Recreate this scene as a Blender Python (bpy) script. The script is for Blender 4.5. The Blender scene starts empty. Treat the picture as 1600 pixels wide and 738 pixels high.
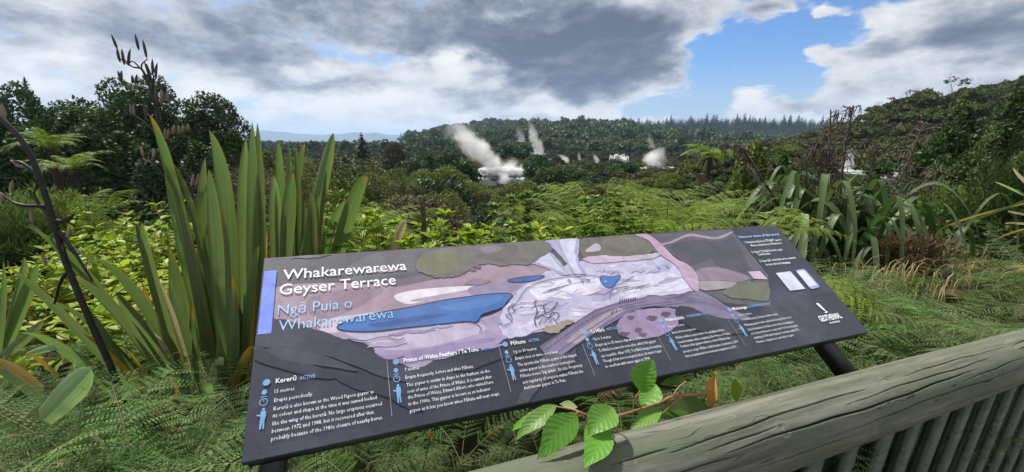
import bpy, math
import numpy as np
from mathutils import Matrix, Vector

S = bpy.context.scene
COL = S.collection
R_ = math.radians
rng = np.random.default_rng(7)

# ------------------------------------------------------------------ camera
EYE = np.array([0.0, 0.0, 1.6])
PITCH, ROLL, FOC, PW, PH = 12.3, 0.6, 654.5, 1600.0, 738.0
_p, _a = R_(PITCH), R_(ROLL)
_f = np.array([0, math.cos(_p), -math.sin(_p)])
_u0 = np.array([0, math.sin(_p), math.cos(_p)])
_r0 = np.array([1.0, 0, 0])
CR = _r0 * math.cos(_a) + _u0 * math.sin(_a)
CU = -_r0 * math.sin(_a) + _u0 * math.cos(_a)
CF = _f
cam = bpy.data.cameras.new('camera')
cam.sensor_width = 36.0
cam.lens = 36.0 * FOC / PW
cam.clip_start = 0.02
cam.clip_end = 40000
camo = bpy.data.objects.new('camera', cam)
COL.objects.link(camo)
M = Matrix(((CR[0], CU[0], -CF[0], EYE[0]), (CR[1], CU[1], -CF[1], EYE[1]), (CR[2], CU[2], -CF[2], EYE[2]), (0, 0, 0, 1)))
camo.matrix_world = M
S.camera = camo


def ray(x, y):
    return CR * ((x - PW / 2) / FOC) - CU * ((y - PH / 2) / FOC) + CF


def at(x, y, Y):
    """world point seen at photo pixel (x, y), Y metres ahead"""
    d = ray(x, y)
    return EYE + d * (Y / d[1])


def proj(P):
    d = np.asarray(P, float) - EYE
    z = d @ CF
    return PW / 2 + FOC * (d @ CR) / z, PH / 2 - FOC * (d @ CU) / z


# ------------------------------------------------------------------ node helper
class NB:
    def __init__(s, nt):
        s.nt = nt

    def n(s, typ, **kw):
        nd = s.nt.nodes.new(typ)
        for k, v in kw.items():
            setattr(nd, k, v)
        return nd

    def put(s, sock, v):
        if hasattr(v, 'is_output'):
            s.nt.links.new(v, sock)
        elif v is not None:
            sock.default_value = v

    def m(s, op, a, b=None, c=None, clamp=False):
        nd = s.n('ShaderNodeMath', operation=op, use_clamp=clamp)
        for i, v in enumerate((a, b, c)):
            if v is not None:
                s.put(nd.inputs[i], v)
        return nd.outputs[0]

    def vm(s, op, a, b=None, scale=None):
        nd = s.n('ShaderNodeVectorMath', operation=op)
        s.put(nd.inputs[0], a)
        if b is not None:
            s.put(nd.inputs[1], b)
        if scale is not None:
            s.put(nd.inputs['Scale'], scale)
        return nd.outputs['Value'] if op in ('DOT_PRODUCT', 'LENGTH') else nd.outputs['Vector']

    def sep(s, v):
        nd = s.n('ShaderNodeSeparateXYZ')
        s.put(nd.inputs[0], v)
        return nd.outputs

    def comb(s, x, y, z=0.0):
        nd = s.n('ShaderNodeCombineXYZ')
        for i, v in enumerate((x, y, z)):
            s.put(nd.inputs[i], v)
        return nd.outputs[0]

    def noise(s, vec, scale, detail=4, rough=.55, dist=0.0, color=False):
        nd = s.n('ShaderNodeTexNoise')
        if vec is not None:
            s.put(nd.inputs['Vector'], vec)
        nd.inputs['Scale'].default_value = scale
        nd.inputs['Detail'].default_value = detail
        nd.inputs['Roughness'].default_value = rough
        nd.inputs['Distortion'].default_value = dist
        return nd.outputs['Color' if color else 0]

    def sm(s, x, a, b):
        nd = s.n('ShaderNodeMapRange', interpolation_type='SMOOTHSTEP')
        s.put(nd.inputs[0], x)
        nd.inputs[1].default_value = a
        nd.inputs[2].default_value = b
        return nd.outputs[0]

    def mix(s, f, a, b, blend='MIX'):
        nd = s.n('ShaderNodeMix', data_type='RGBA', blend_type=blend)
        s.put(nd.inputs[0], f)
        for i, v in ((6, a), (7, b)):
            if isinstance(v, tuple) and len(v) == 3:
                v = (*v, 1)
            s.put(nd.inputs[i], v)
        return nd.outputs[2]

    def ramp(s, f, stops):
        nd = s.n('ShaderNodeValToRGB')
        el = nd.color_ramp.elements
        while len(el) < len(stops):
            el.new(0.5)
        for e, (p, c) in zip(el, stops):
            e.position = p
            e.color = (*c, 1)
        s.put(nd.inputs[0], f)
        return nd.outputs[0]


# ------------------------------------------------------------------ sky and sun
SUN_AZ, SUN_EL = -48.0, 56.0     # degrees right of straight ahead, height
W = bpy.data.worlds.new('World')
S.world = W
W.use_nodes = True
W.cycles.sampling_method = 'MANUAL'
W.cycles.sample_map_resolution = 512
nt = W.node_tree
nt.nodes.clear()
b = NB(nt)
out = b.n('ShaderNodeOutputWorld')
bg = b.n('ShaderNodeBackground')
bg.inputs['Strength'].default_value = 0.1
nt.links.new(bg.outputs[0], out.inputs[0])
sky = b.n('ShaderNodeTexSky', sky_type='NISHITA', sun_disc=False)
sky.sun_elevation = R_(SUN_EL)
sky.sun_rotation = R_(SUN_AZ)
sky.air_density = 1.0
sky.dust_density = 0.4
sky.ozone_density = 2.0
tc = b.n('ShaderNodeTexCoord')
D = b.vm('NORMALIZE', tc.outputs['Generated'])
dx, dy, dz = b.sep(D)
AZ = b.m('MULTIPLY', b.m('ARCTAN2', dx, dy), 57.2958)
EL = b.m('MULTIPLY', b.m('ARCSINE', dz), 57.2958)


def azel(x, y):
    d = ray(x, y)
    return math.degrees(math.atan2(d[0], d[1])), math.degrees(math.atan2(d[2], math.hypot(d[0], d[1])))


# wispy warp of the sky directions so cloud outlines billow
wv = b.comb(b.m('MULTIPLY', AZ, .10), b.m('MULTIPLY', EL, .19), b.m('MULTIPLY', dy, 2.0))
wn = b.sep(b.noise(wv, 1.0, 7, .6, color=True))
AZw = b.m('ADD', AZ, b.m('MULTIPLY', b.m('SUBTRACT', wn[0], .5), 13.0))
ELw = b.m('ADD', EL, b.m('MULTIPLY', b.m('SUBTRACT', wn[1], .5), 7.0))


def blob(x, y, rx, ry, w):
    """soft lump of cloud (w>0) or gap (w<0) round the direction of photo pixel x, y; radii in pixels"""
    a0, e0 = azel(x, y)
    a1 = azel(x + rx, y)[0] - a0
    e1 = azel(x, y - ry)[1] - e0
    q = b.m('ADD', b.m('POWER', b.m('ABSOLUTE', b.m('DIVIDE', b.m('SUBTRACT', AZw, a0), a1)), 2.0),
            b.m('POWER', b.m('ABSOLUTE', b.m('DIVIDE', b.m('SUBTRACT', ELw, e0), e1)), 2.0))
    return b.m('MULTIPLY', b.m('EXPONENT', b.m('MULTIPLY', q, -1.0)), w)


def total(items, base):
    t = base
    for it in items:
        t = b.m('ADD', t, blob(*it))
    return t


nv = b.comb(b.m('MULTIPLY', AZ, .085), b.m('MULTIPLY', EL, .20), 3.1)
N1 = b.noise(nv, 1.0, 9, .58, .25)
nv2 = b.comb(b.m('ADD', b.m('MULTIPLY', AZ, .085), .10), b.m('SUBTRACT', b.m('MULTIPLY', EL, .20), .16), 3.1)
N1s = b.noise(nv2, 1.0, 9, .58, .25)
nv3 = b.comb(b.m('MULTIPLY', AZ, .055), b.m('MULTIPLY', EL, .20), 9.7)
N2 = b.noise(nv3, 1.0, 6, .55, .4)
#   coverage: blue holes at the right, small gaps at the centre
COVER = total([
    (1180, 60, 110, 75, -.36), (1110, 120, 75, 48, -.33), (1290, 45, 90, 50, -.20), (1000, 165, 110, 18, -.24),
    (1240, 110, 70, 45, -.26), (770, 125, 22, 16, -.20), (830, 172, 60, 12, -.10), (1440, -20, 120, 25, -.20),
    (1200, 5, 70, 22, .28), (1295, 20, 40, 14, .25), (1275, 72, 36, 22, .30), (1420, 120, 170, 70, .28), (1560, 40, 150, 90, .25),
    (1130, 112, 14, 8, .34), (1160, 70, 40, 6, .14), (1215, 140, 30, 6, .12), (1190, 172, 90, 18, .22), (900, 85, 190, 75, .25)], .30)
N5 = b.noise(b.comb(b.m('MULTIPLY', AZ, .33), b.m('MULTIPLY', EL, .66), 5.7), 1.0, 8, .62, .4)
def billow(sa, se, off, det=4):
    nd = b.n('ShaderNodeTexVoronoi', feature='SMOOTH_F1', normalize=True)
    b.put(nd.inputs['Vector'], b.comb(b.m('MULTIPLY', AZb, sa), b.m('MULTIPLY', ELb, se), off))
    nd.inputs['Scale'].default_value = 1.0
    nd.inputs['Detail'].default_value = det
    nd.inputs['Roughness'].default_value = .55
    nd.inputs['Lacunarity'].default_value = 2.2
    nd.inputs['Smoothness'].default_value = .35
    return b.m('SUBTRACT', 1.0, nd.outputs['Distance'])


AZb = b.m('ADD', AZ, b.m('MULTIPLY', b.m('SUBTRACT', wn[0], .5), 5.0))
ELb = b.m('ADD', EL, b.m('MULTIPLY', b.m('SUBTRACT', wn[1], .5), 3.0))
BIL = billow(.16, .30, 2.3)
BILs = b.m('SUBTRACT', BIL, .72)
covraw = b.m('ADD', b.m('MULTIPLY', BILs, .55), b.m('ADD', COVER, b.m('ADD', b.m('MULTIPLY', N1, .5), b.m('MULTIPLY', N5, .2))))
cov = b.sm(covraw, .47, .62)
#   darkness: the big slate cloud and the grey sheets
DARK = total([
    (930, 75, 190, 75, .52), (820, 50, 130, 50, .28), (640, 25, 190, 66, .80), (410, 20, 150, 50, .56), (90, 30, 160, 30, .3), (330, 80, 130, 18, .22), (60, 75, 90, 14, .2), (480, 128, 150, 10, .16), (890, 130, 70, 32, .30), (1030, 105, 70, 45, .32),
    (560, 62, 130, 30, .18), (480, 125, 170, 15, .24), (560, 147, 130, 12, .22), (220, 60, 230, 40, .14), (100, 110, 160, 20, .08), (430, 170, 190, 13, .16),
    (600, 190, 140, 12, .16), (800, 192, 100, 12, .20), (750, 160, 80, 14, .10), (640, 80, 90, 26, .22),
    (712, 48, 46, 18, -.50), (812, 26, 70, 16, -.55), (700, 100, 60, 16, -.3), (560, 105, 90, 16, -.3), (250, 30, 90, 24, -.15), (620, 150, 90, 12, -.2), (880, 170, 60, 10, -.2), (480, 95, 60, 14, -.2),
    (1400, 120, 60, 40, -.12), (1530, 80, 130, 50, .42), (1420, 70, 70, 30, .22), (1300, 150, 90, 25, .16), (1590, 30, 60, 50, .2), (1180, 15, 40, 14, .3), (1250, 170, 90, 10, .15), (640, 40, 330, 60, .30), (150, 60, 260, 70, .12), (930, 90, 150, 60, .18), (760, 100, 120, 30, -.25), (500, 165, 260, 26, -.22)], .07)
N4 = b.noise(b.comb(b.m('MULTIPLY', AZ, .26), b.m('MULTIPLY', EL, .40), 1.7), 1.0, 7, .55, .2)
dk0 = b.m('ADD', DARK, b.m('ADD', b.m('MULTIPLY', b.m('SUBTRACT', N2, .5), 1.0), b.m('MULTIPLY', b.m('SUBTRACT', N4, .5), 1.0)))
dk = b.sm(b.m('ADD', dk0, b.m('MULTIPLY', b.m('SUBTRACT', N1, .5), .8)), -.22, .86)
dk = b.m('SUBTRACT', dk, b.m('MULTIPLY', BILs, .55), clamp=True)
dk = b.m('MULTIPLY', dk, b.m('ADD', .35, b.m('MULTIPLY', b.sm(covraw, .50, .80), .65)))
puff = b.m('MULTIPLY', b.m('SUBTRACT', N1, N1s), 2.6)      # sunward side of a billow against its far side
ccol = b.ramp(b.m('ADD', dk, b.m('MULTIPLY', puff, -.42)), [(0.0, (6.5, 6.5, 6.5)), (.22, (5.0, 5.1, 5.35)), (.5, (3.0, 3.2, 3.65)), (.75, (1.65, 1.88, 2.4)), (1.0, (.85, 1.03, 1.45))])
# unseen sky: dimmed overhead, brightened behind the camera to fill the foreground
gain = b.m('ADD', 1.0, b.m('ADD', b.m('MULTIPLY', b.sm(EL, 24, 50), -.15), b.m('MULTIPLY', b.sm(dy, .2, -.5), .15)))
skyc = b.mix(1.0, sky.outputs[0], (.52, .72, .98), 'MULTIPLY')
veil = b.mix(b.sm(EL, 11, 0), skyc, (3.5, 4.3, 5.2))
cl = b.mix(1.0, ccol, b.comb(gain, gain, gain), 'MULTIPLY')
fin = b.mix(cov, veil, cl)
fin = b.mix(b.m('MULTIPLY', b.sm(EL, 4.5, 0.0), .3), fin, (4.2, 4.6, 5.1))
nt.links.new(fin, bg.inputs['Color'])

sl = bpy.data.lights.new('sun', 'SUN')
sl.energy = 4.9
sl.angle = R_(2.5)
sl.color = (1.0, .95, .86)
so = bpy.data.objects.new('sun', sl)
COL.objects.link(so)
sd = Vector((math.sin(R_(SUN_AZ)) * math.cos(R_(SUN_EL)), math.cos(R_(SUN_AZ)) * math.cos(R_(SUN_EL)), math.sin(R_(SUN_EL))))
so.rotation_euler = sd.to_track_quat('Z', 'Y').to_euler()
so.location = (0, 0, 60)
S.view_settings.view_transform = 'Standard'
S.view_settings.look = 'None'
S.view_settings.exposure = 0.55
S.view_settings.gamma = 1.0
S.render.engine = 'CYCLES'
S.cycles.use_denoising = True
S.cycles.max_bounces = 7
S.cycles.diffuse_bounces = 3
S.cycles.glossy_bounces = 2
S.cycles.transmission_bounces = 4
S.cycles.volume_bounces = 2
S.cycles.transparent_max_bounces = 8
S.cycles.sample_clamp_indirect = 6.0
S.cycles.caustics_reflective = False
S.cycles.caustics_refractive = False


# ------------------------------------------------------------------ mesh helpers
class MB:
    def __init__(s):
        s.V, s.F, s.UV, s.nv = [], [], [], 0

    def add(s, V, F, mat=0, uv=None):
        """V n x 3, F m x k indices into V"""
        V = np.asarray(V, float).reshape(-1, 3)
        F = np.asarray(F, int)
        if F.size == 0:
            return
        s.V.append(V)
        s.F.append((F + s.nv, mat))
        s.UV.append(np.zeros((len(V), 2)) if uv is None else np.asarray(uv, float))
        s.nv += len(V)

    def mesh(s, name, mats, smooth=False):
        V = np.concatenate(s.V)
        UV = np.concatenate(s.UV)
        loops = np.concatenate([f.ravel() for f, _ in s.F])
        sizes = np.concatenate([np.full(len(f), f.shape[1]) for f, _ in s.F])
        mi = np.concatenate([np.full(len(f), m) for f, m in s.F])
        me = bpy.data.meshes.new(name)
        me.vertices.add(len(V))
        me.vertices.foreach_set('co', V.astype(np.float32).ravel())
        me.loops.add(len(loops))
        me.loops.foreach_set('vertex_index', loops.astype(np.int32))
        me.polygons.add(len(sizes))
        st = np.zeros(len(sizes), int)
        st[1:] = np.cumsum(sizes)[:-1]
        me.polygons.foreach_set('loop_start', st.astype(np.int32))
        me.polygons.foreach_set('loop_total', sizes.astype(np.int32))
        me.polygons.foreach_set('material_index', mi.astype(np.int32))
        if smooth:
            me.polygons.foreach_set('use_smooth', np.ones(len(sizes), bool))
        ul = me.uv_layers.new(name='uv')
        ul.data.foreach_set('uv', UV[loops].astype(np.float32).ravel())
        for m in (mats if isinstance(mats, (list, tuple)) else [mats]):
            me.materials.append(m)
        me.update(calc_edges=True)
        me.validate()
        return me

    def build(s, name, mats, parent=None, smooth=False):
        o = bpy.data.objects.new(name, s.mesh(name, mats, smooth))
        COL.objects.link(o)
        if parent:
            o.parent = parent
        return o


def link(name, me, parent=None):
    o = bpy.data.objects.new(name, me)
    COL.objects.link(o)
    if parent:
        o.parent = parent
    return o


def empty(name, loc=(0, 0, 0), rz=0.0, sc=1.0):
    o = bpy.data.objects.new(name, None)
    COL.objects.link(o)
    o.empty_display_size = .1
    o.location = loc
    o.rotation_euler = (0, 0, rz)
    o.scale = (sc, sc, sc)
    return o


def tag(o, label, cat, group=None, kind=None):
    o['label'] = label
    o['category'] = cat
    if group:
        o['group'] = group
    if kind:
        o['kind'] = kind
    return o


def struct(o, kind='structure'):
    o['kind'] = kind
    return o


def copy_tree(o, kids, parent=None):
    """copy of a thing with its parts; kids: {object: [children]}"""
    c = o.copy()
    COL.objects.link(c)
    if parent:
        c.parent = parent
    for ch in kids.get(o, ()):
        copy_tree(ch, kids, c)
    return c


def kids_of(root):
    d = {}

    def go(o):
        d[o] = list(o.children)
        for c in o.children:
            go(c)
    bpy.context.view_layer.update()
    go(root)
    return d


def unit(v):
    v = np.asarray(v, float)
    return v / (np.linalg.norm(v, axis=-1, keepdims=True) + 1e-12)


def bez(a, c, d, n):
    t = np.linspace(0, 1, n)[:, None]
    a, c, d = (np.asarray(q, float) for q in (a, c, d))
    return (1 - t) ** 2 * a + 2 * t * (1 - t) * c + t * t * d


def spline(pts, n):
    """Catmull-Rom through pts, n samples"""
    P = np.asarray(pts, float)
    P = np.vstack([2 * P[0] - P[1], P, 2 * P[-1] - P[-2]])
    k = len(P) - 3
    u = np.linspace(0, k, n)
    i = np.minimum(u.astype(int), k - 1)
    t = (u - i)[:, None]
    p0, p1, p2, p3 = P[i], P[i + 1], P[i + 2], P[i + 3]
    return .5 * (2 * p1 + (p2 - p0) * t + (2 * p0 - 5 * p1 + 4 * p2 - p3) * t * t + (3 * p1 - p0 - 3 * p2 + p3) * t ** 3)


def tube(mb, pts, rad, seg=7, mat=0, cap=True):
    P = np.asarray(pts, float)
    n = len(P)
    rad = np.broadcast_to(np.asarray(rad, float), (n,))
    T = unit(np.gradient(P, axis=0))
    ref = np.array([0, 0, 1.0]) if abs(T[0][2]) < .9 else np.array([1.0, 0, 0])
    A = unit(np.cross(T, ref))
    B = np.cross(T, A)
    th = np.linspace(0, 2 * np.pi, seg, endpoint=False)
    V = P[:, None] + rad[:, None, None] * (np.cos(th)[None, :, None] * A[:, None] + np.sin(th)[None, :, None] * B[:, None])
    V = V.reshape(-1, 3)
    i = np.arange(n - 1)[:, None] * seg
    j = np.arange(seg)[None]
    k = (j + 1) % seg
    F = np.stack([i + j, i + k, i + seg + k, i + seg + j], -1).reshape(-1, 4)
    uv = np.stack([np.tile(th / 6.2832, n), np.repeat(np.linspace(0, 1, n), seg)], -1)
    mb.add(V, F, mat, uv)
    if cap:
        mb.add(V[:seg][::-1], [list(range(seg))], mat)
        mb.add(V[-seg:], [list(range(seg))], mat)


def strip(mb, P, w, side, mat=0, fold=.25):
    """leaf blade: centre line P, half widths w, side vectors; V-folded along the midrib"""
    P = np.asarray(P, float)
    n = len(P)
    T = unit(np.gradient(P, axis=0))
    side = np.broadcast_to(np.asarray(side, float), (n, 3))
    Sd = unit(side - (side * T).sum(1, keepdims=True) * T)
    N = np.cross(Sd, T)
    w = np.asarray(w, float)[:, None]
    L = P - Sd * w + N * w * fold
    Rr = P + Sd * w + N * w * fold
    V = np.stack([L, P, Rr], 1).reshape(-1, 3)
    i = np.arange(n - 1) * 3
    F = np.concatenate([np.stack([i, i + 1, i + 4, i + 3], -1), np.stack([i + 1, i + 2, i + 5, i + 4], -1)])
    v = np.linspace(0, 1, n)
    uv = np.stack([np.tile([0, .5, 1], n), np.repeat(v, 3)], -1)
    mb.add(V, F, mat, uv)


def diamonds(mb, C, ax, nr, L, Wd, mat=0):
    """many small leaf blades at C, long axis ax, normal nr"""
    ax = unit(ax)
    sd = unit(np.cross(nr, ax))
    L = np.broadcast_to(np.asarray(L, float), (len(C),))[:, None]
    Wd = np.broadcast_to(np.asarray(Wd, float), (len(C),))[:, None]
    V = np.stack([C - ax * L * .5, C + sd * Wd * .5 - ax * L * .08, C + ax * L * .5, C - sd * Wd * .5 - ax * L * .08], 1).reshape(-1, 3)
    F = np.arange(len(C) * 4).reshape(-1, 4)
    mb.add(V, F, mat, np.tile([[.5, 0], [1, .5], [.5, 1], [0, .5]], (len(C), 1)))


def leaves(mb, B, ax, nr, L, Wd, mat=0, curl=.15):
    """bigger leaves: base B, 2 x 3 faces with midrib fold and a drooping tip"""
    n = len(B)
    ax = unit(ax)
    sd = unit(np.cross(nr, ax))
    nr = np.cross(ax, sd)
    L = np.broadcast_to(np.asarray(L, float), (n,))[:, None]
    Wd = np.broadcast_to(np.asarray(Wd, float), (n,))[:, None]
    rows = [(0, 0, 0), (.28, .46, .02), (.62, .40, -.02), (1, 0, -1)]
    mid = [B + ax * L * t - nr * L * curl * (t * t) for t, _, _ in rows]
    lf = [mid[i] - sd * Wd * rows[i][1] + nr * Wd * .12 for i in (1, 2)]
    rt = [mid[i] + sd * Wd * rows[i][1] + nr * Wd * .12 for i in (1, 2)]
    V = np.stack([mid[0], mid[1], mid[2], mid[3], lf[0], lf[1], rt[0], rt[1]], 1).reshape(-1, 3)
    k = (np.arange(n) * 8)[:, None]
    uv = np.tile([[.5, 0], [.5, .28], [.5, .62], [.5, 1], [0, .28], [0, .62], [1, .28], [1, .62]], (n, 1))
    s = mb.nv
    mb.add(V, k + np.array([[1, 2, 5, 4]]), mat, uv)
    q = k + np.array([[1, 6, 7, 2]])
    t3 = np.concatenate([k + np.array([a]) for a in ([0, 1, 4], [0, 6, 1], [2, 3, 5], [2, 7, 3])])
    mb.F.append((q + s, mat))
    mb.F.append((t3 + s, mat))


def box(mb, lo, hi, mat=0, Mx=None):
    x0, y0, z0 = lo
    x1, y1, z1 = hi
    V = np.array([(x0, y0, z0), (x1, y0, z0), (x1, y1, z0), (x0, y1, z0), (x0, y0, z1), (x1, y0, z1), (x1, y1, z1), (x0, y1, z1)], float)
    if Mx is not None:
        V = V @ Mx[:3, :3].T + Mx[:3, 3]
    mb.add(V, [(0, 3, 2, 1), (4, 5, 6, 7), (0, 1, 5, 4), (1, 2, 6, 5), (2, 3, 7, 6), (3, 0, 4, 7)], mat)


def rand_dirs(r, n):
    v = r.normal(size=(n, 3))
    return unit(v)


# ------------------------------------------------------------------ materials
def s2l(*c):
    return tuple(((x / 255 / 12.92) if x <= 10 else ((x / 255 + .055) / 1.055) ** 2.4) for x in c)


def new_mat(name):
    m = bpy.data.materials.new(name)
    m.use_nodes = True
    m.node_tree.nodes.clear()
    nb = NB(m.node_tree)
    o = nb.n('ShaderNodeOutputMaterial')
    p = nb.n('ShaderNodeBsdfPrincipled')
    m.node_tree.links.new(p.outputs[0], o.inputs[0])
    return m, nb, p, o


def leaf_mat(name, cols, rough=.5, transl=.3, tint=.35, spec=.14, tips=None, edge=None, scale=3.0, nw=.4):
    """foliage: every leaf its own shade, every plant its own tint; tips/edge colour along uv for long blades"""
    m, nb, p, o = new_mat(name)
    geo = nb.n('ShaderNodeNewGeometry')
    oi = nb.n('ShaderNodeObjectInfo')
    tcn = nb.n('ShaderNodeTexCoord')
    ns = nb.noise(tcn.outputs['Object'], scale, 3)
    f = nb.m('ADD', nb.m('MULTIPLY', geo.outputs['Random Per Island'], 1 - nw), nb.m('MULTIPLY', nb.sm(ns, .25, .75), nw))
    st = [(i / max(1, len(cols) - 1), c) for i, c in enumerate(cols)]
    c = nb.ramp(f, st)
    hs = nb.n('ShaderNodeHueSaturation')
    nb.put(hs.inputs['Hue'], nb.m('ADD', .5 - .025 * tint, nb.m('MULTIPLY', oi.outputs['Random'], .05 * tint)))
    nb.put(hs.inputs['Saturation'], nb.m('ADD', 1 - .25 * tint, nb.m('MULTIPLY', oi.outputs['Random'], .4 * tint)))
    nb.put(hs.inputs['Value'], nb.m('ADD', 1 - .4 * tint, nb.m('MULTIPLY', nb.m('FRACT', nb.m('MULTIPLY', oi.outputs['Random'], 7.31)), .8 * tint)))
    nb.put(hs.inputs['Color'], c)
    c = hs.outputs[0]
    if tips or edge:
        uvn = nb.n('ShaderNodeUVMap')
        u, v, _ = nb.sep(uvn.outputs[0])
        fib = nb.noise(nb.comb(nb.m('MULTIPLY', u, 26), nb.m('MULTIPLY', v, 1.5), nb.m('MULTIPLY', oi.outputs['Random'], 40)), 1.0, 3)
        c = nb.mix(nb.m('MULTIPLY', nb.sm(fib, .38, .66), .55), c, nb.mix(1.0, c, (.5, .55, .45), 'MULTIPLY'))
        blot = nb.noise(tcn.outputs['Object'], 9, 5, .7)
        c = nb.mix(nb.m('MULTIPLY', nb.sm(blot, .62, .72), .45), c, (.16, .12, .05))
        c = nb.mix(nb.m('MULTIPLY', nb.sm(v, .45, .0), .35), c, (.16, .22, .10))
        if edge:
            d = nb.m('ABSOLUTE', nb.m('SUBTRACT', u, .5))
            c = nb.mix(nb.sm(d, .44, .49), c, edge)
            c = nb.mix(nb.m('MULTIPLY', nb.sm(d, .03, .008), .4), c, (.2, .24, .11))
        if tips:
            k = nb.m('SUBTRACT', 1.04, nb.m('MULTIPLY', nb.m('POWER', nb.m('FRACT', nb.m('MULTIPLY', oi.outputs['Random'], 5.17)), 4.0), .24))
            g = nb.m('SUBTRACT', nb.m('ADD', v, nb.m('MULTIPLY', nb.m('SUBTRACT', fib, .5), .14)), k)
            c = nb.mix(nb.sm(g, -.12, .05), c, tips[0])
            c = nb.mix(nb.sm(g, .03, .12), c, tips[1])
    nb.put(p.inputs['Base Color'], c)
    p.inputs['Roughness'].default_value = rough
    p.inputs['Specular IOR Level'].default_value = spec
    if transl:
        t = nb.n('ShaderNodeBsdfTranslucent')
        nb.put(t.inputs['Color'], nb.mix(1.0, c, (1.15, 1.35, .7), 'MULTIPLY'))
        mx = nb.n('ShaderNodeMixShader')
        mx.inputs[0].default_value = transl
        m.node_tree.links.new(p.outputs[0], mx.inputs[1])
        m.node_tree.links.new(t.outputs[0], mx.inputs[2])
        m.node_tree.links.new(mx.outputs[0], o.inputs[0])
    return m


def plain(name, col, rough=.6, var=.25, scale=8.0, col2=None, spec=.4, bump=0.0, metal=0.0):
    m, nb, p, o = new_mat(name)
    tcn = nb.n('ShaderNodeTexCoord')
    ns = nb.noise(tcn.outputs['Object'], scale, 6, .6)
    c2 = col2 or tuple(x * (1 - var) for x in col)
    nb.put(p.inputs['Base Color'], nb.mix(nb.sm(ns, .3, .7), c2, col))
    p.inputs['Roughness'].default_value = rough
    p.inputs['Metallic'].default_value = metal
    p.inputs['Specular IOR Level'].default_value = spec
    if bump:
        bp = nb.n('ShaderNodeBump')
        bp.inputs['Strength'].default_value = bump
        bp.inputs['Distance'].default_value = .01
        nb.put(bp.inputs['Height'], nb.noise(tcn.outputs['Object'], scale * 4, 6, .65))
        m.node_tree.links.new(bp.outputs[0], p.inputs['Normal'])
    return m


MAT = {}
MAT['manuka'] = leaf_mat('manuka_foliage', [(.045, .062, .012), (.085, .108, .018), (.135, .158, .028), (.18, .20, .045)], .55, .22, 1.0)
MAT['brownbush'] = leaf_mat('dry_manuka_foliage', [(.05, .045, .025), (.075, .07, .035), (.10, .075, .05)], .6, .15, .7)
MAT['darktree'] = leaf_mat('dark_tree_foliage', [(.018, .036, .011), (.038, .066, .02), (.066, .105, .032)], .45, .2, .5)
MAT['hill'] = leaf_mat('hill_foliage', [(.028, .046, .016), (.05, .076, .024), (.085, .105, .036)], .6, .12, .9)
MAT['pine'] = leaf_mat('pine_foliage', [(.016, .03, .016), (.026, .043, .022), (.04, .06, .03)], .6, .08, .6)
MAT['hillgrass'] = leaf_mat('pale_scrub', [(.07, .085, .03), (.11, .125, .045), (.14, .14, .06)], .6, .15, .6)
MAT['rightbush'] = leaf_mat('bank_bush_foliage', [(.024, .042, .014), (.045, .07, .022), (.07, .10, .03)], .55, .22, .7)
MAT['feather'] = leaf_mat('feathery_foliage', [(.07, .11, .02), (.11, .16, .03), (.15, .19, .045)], .55, .35, .5)
MAT['bright'] = leaf_mat('bright_leaf', [(.12, .20, .02), (.20, .29, .026), (.30, .38, .035), (.40, .40, .05)], .45, .4, .2)
MAT['copros'] = leaf_mat('glossy_leaf', [(.10, .18, .025), (.17, .27, .038), (.27, .38, .06)], .35, .35, .4)
MAT['fern'] = leaf_mat('tree_fern_frond', [(.09, .15, .02), (.15, .22, .03), (.21, .28, .04)], .5, .35, .5)
MAT['bracken'] = leaf_mat('bracken_frond', [(.022, .055, .016), (.058, .118, .032), (.115, .185, .055), (.18, .24, .08)], .55, .35, .8, scale=14, nw=.7)
MAT['bracken_dry'] = leaf_mat('dry_frond', [(.16, .11, .05), (.24, .17, .08), (.3, .24, .12)], .6, .3, .5)
MAT['straw'] = leaf_mat('dry_grass', [(.22, .17, .08), (.33, .26, .13), (.42, .34, .2)], .6, .3, .3)
MAT['flax'] = leaf_mat('flax_leaf', [(.095, .142, .056), (.13, .182, .076), (.175, .228, .105)], .40, .36, .6, .4,
                       tips=((.30, .17, .03), (.16, .07, .025)), edge=(.19, .12, .03), scale=1.2)
MAT['flax_yellow'] = leaf_mat('ageing_flax_leaf', [(.32, .2, .03), (.42, .25, .035), (.5, .33, .06)], .45, .3, .3, .4,
                              tips=((.3, .12, .03), (.13, .06, .03)), edge=(.2, .09, .03))
MAT['flax_dry'] = leaf_mat('dead_flax_leaf', [(.34, .25, .16), (.44, .34, .24), (.5, .4, .3)], .6, .25, .3, .3)
MAT['flax_pale'] = leaf_mat('pale_flax_underside', [(.26, .37, .17), (.31, .43, .22), (.36, .47, .26)], .45, .3, .2, .4,
                            tips=((.33, .42, .2), (.3, .38, .16)), edge=(.3, .36, .18))
MAT['flax_green'] = leaf_mat('drooping_flax_leaf', [(.034, .082, .022), (.058, .122, .034), (.11, .185, .055)], .45, .28, .6, .28,
                             tips=((.14, .18, .05), (.2, .16, .06)), edge=(.15, .19, .08))
MAT['stalk'] = plain('flower_stalk', (.016, .012, .013), .55, .4, 30)
MAT['pod'] = plain('seed_pod', (.035, .02, .022), .5, .5, 25, (.075, .05, .045))
MAT['podbrown'] = plain('brown_seed_pod', (.17, .10, .085), .6, .4, 25, (.26, .19, .15))
MAT['deadpod'] = plain('dead_flower_head', (.05, .036, .03), .7, .5, 9, (.10, .07, .055))
MAT['bark'] = plain('bark', (.06, .05, .038), .8, .4, 10, bump=.3)
MAT['palebark'] = plain('pale_bark', (.16, .14, .12), .8, .4, 10, bump=.3)
MAT['fernbark'] = plain('fern_trunk', (.045, .032, .022), .9, .5, 18, bump=.6)
MAT['twig'] = plain('bare_twig', (.11, .085, .07), .8, .4, 10)
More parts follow.
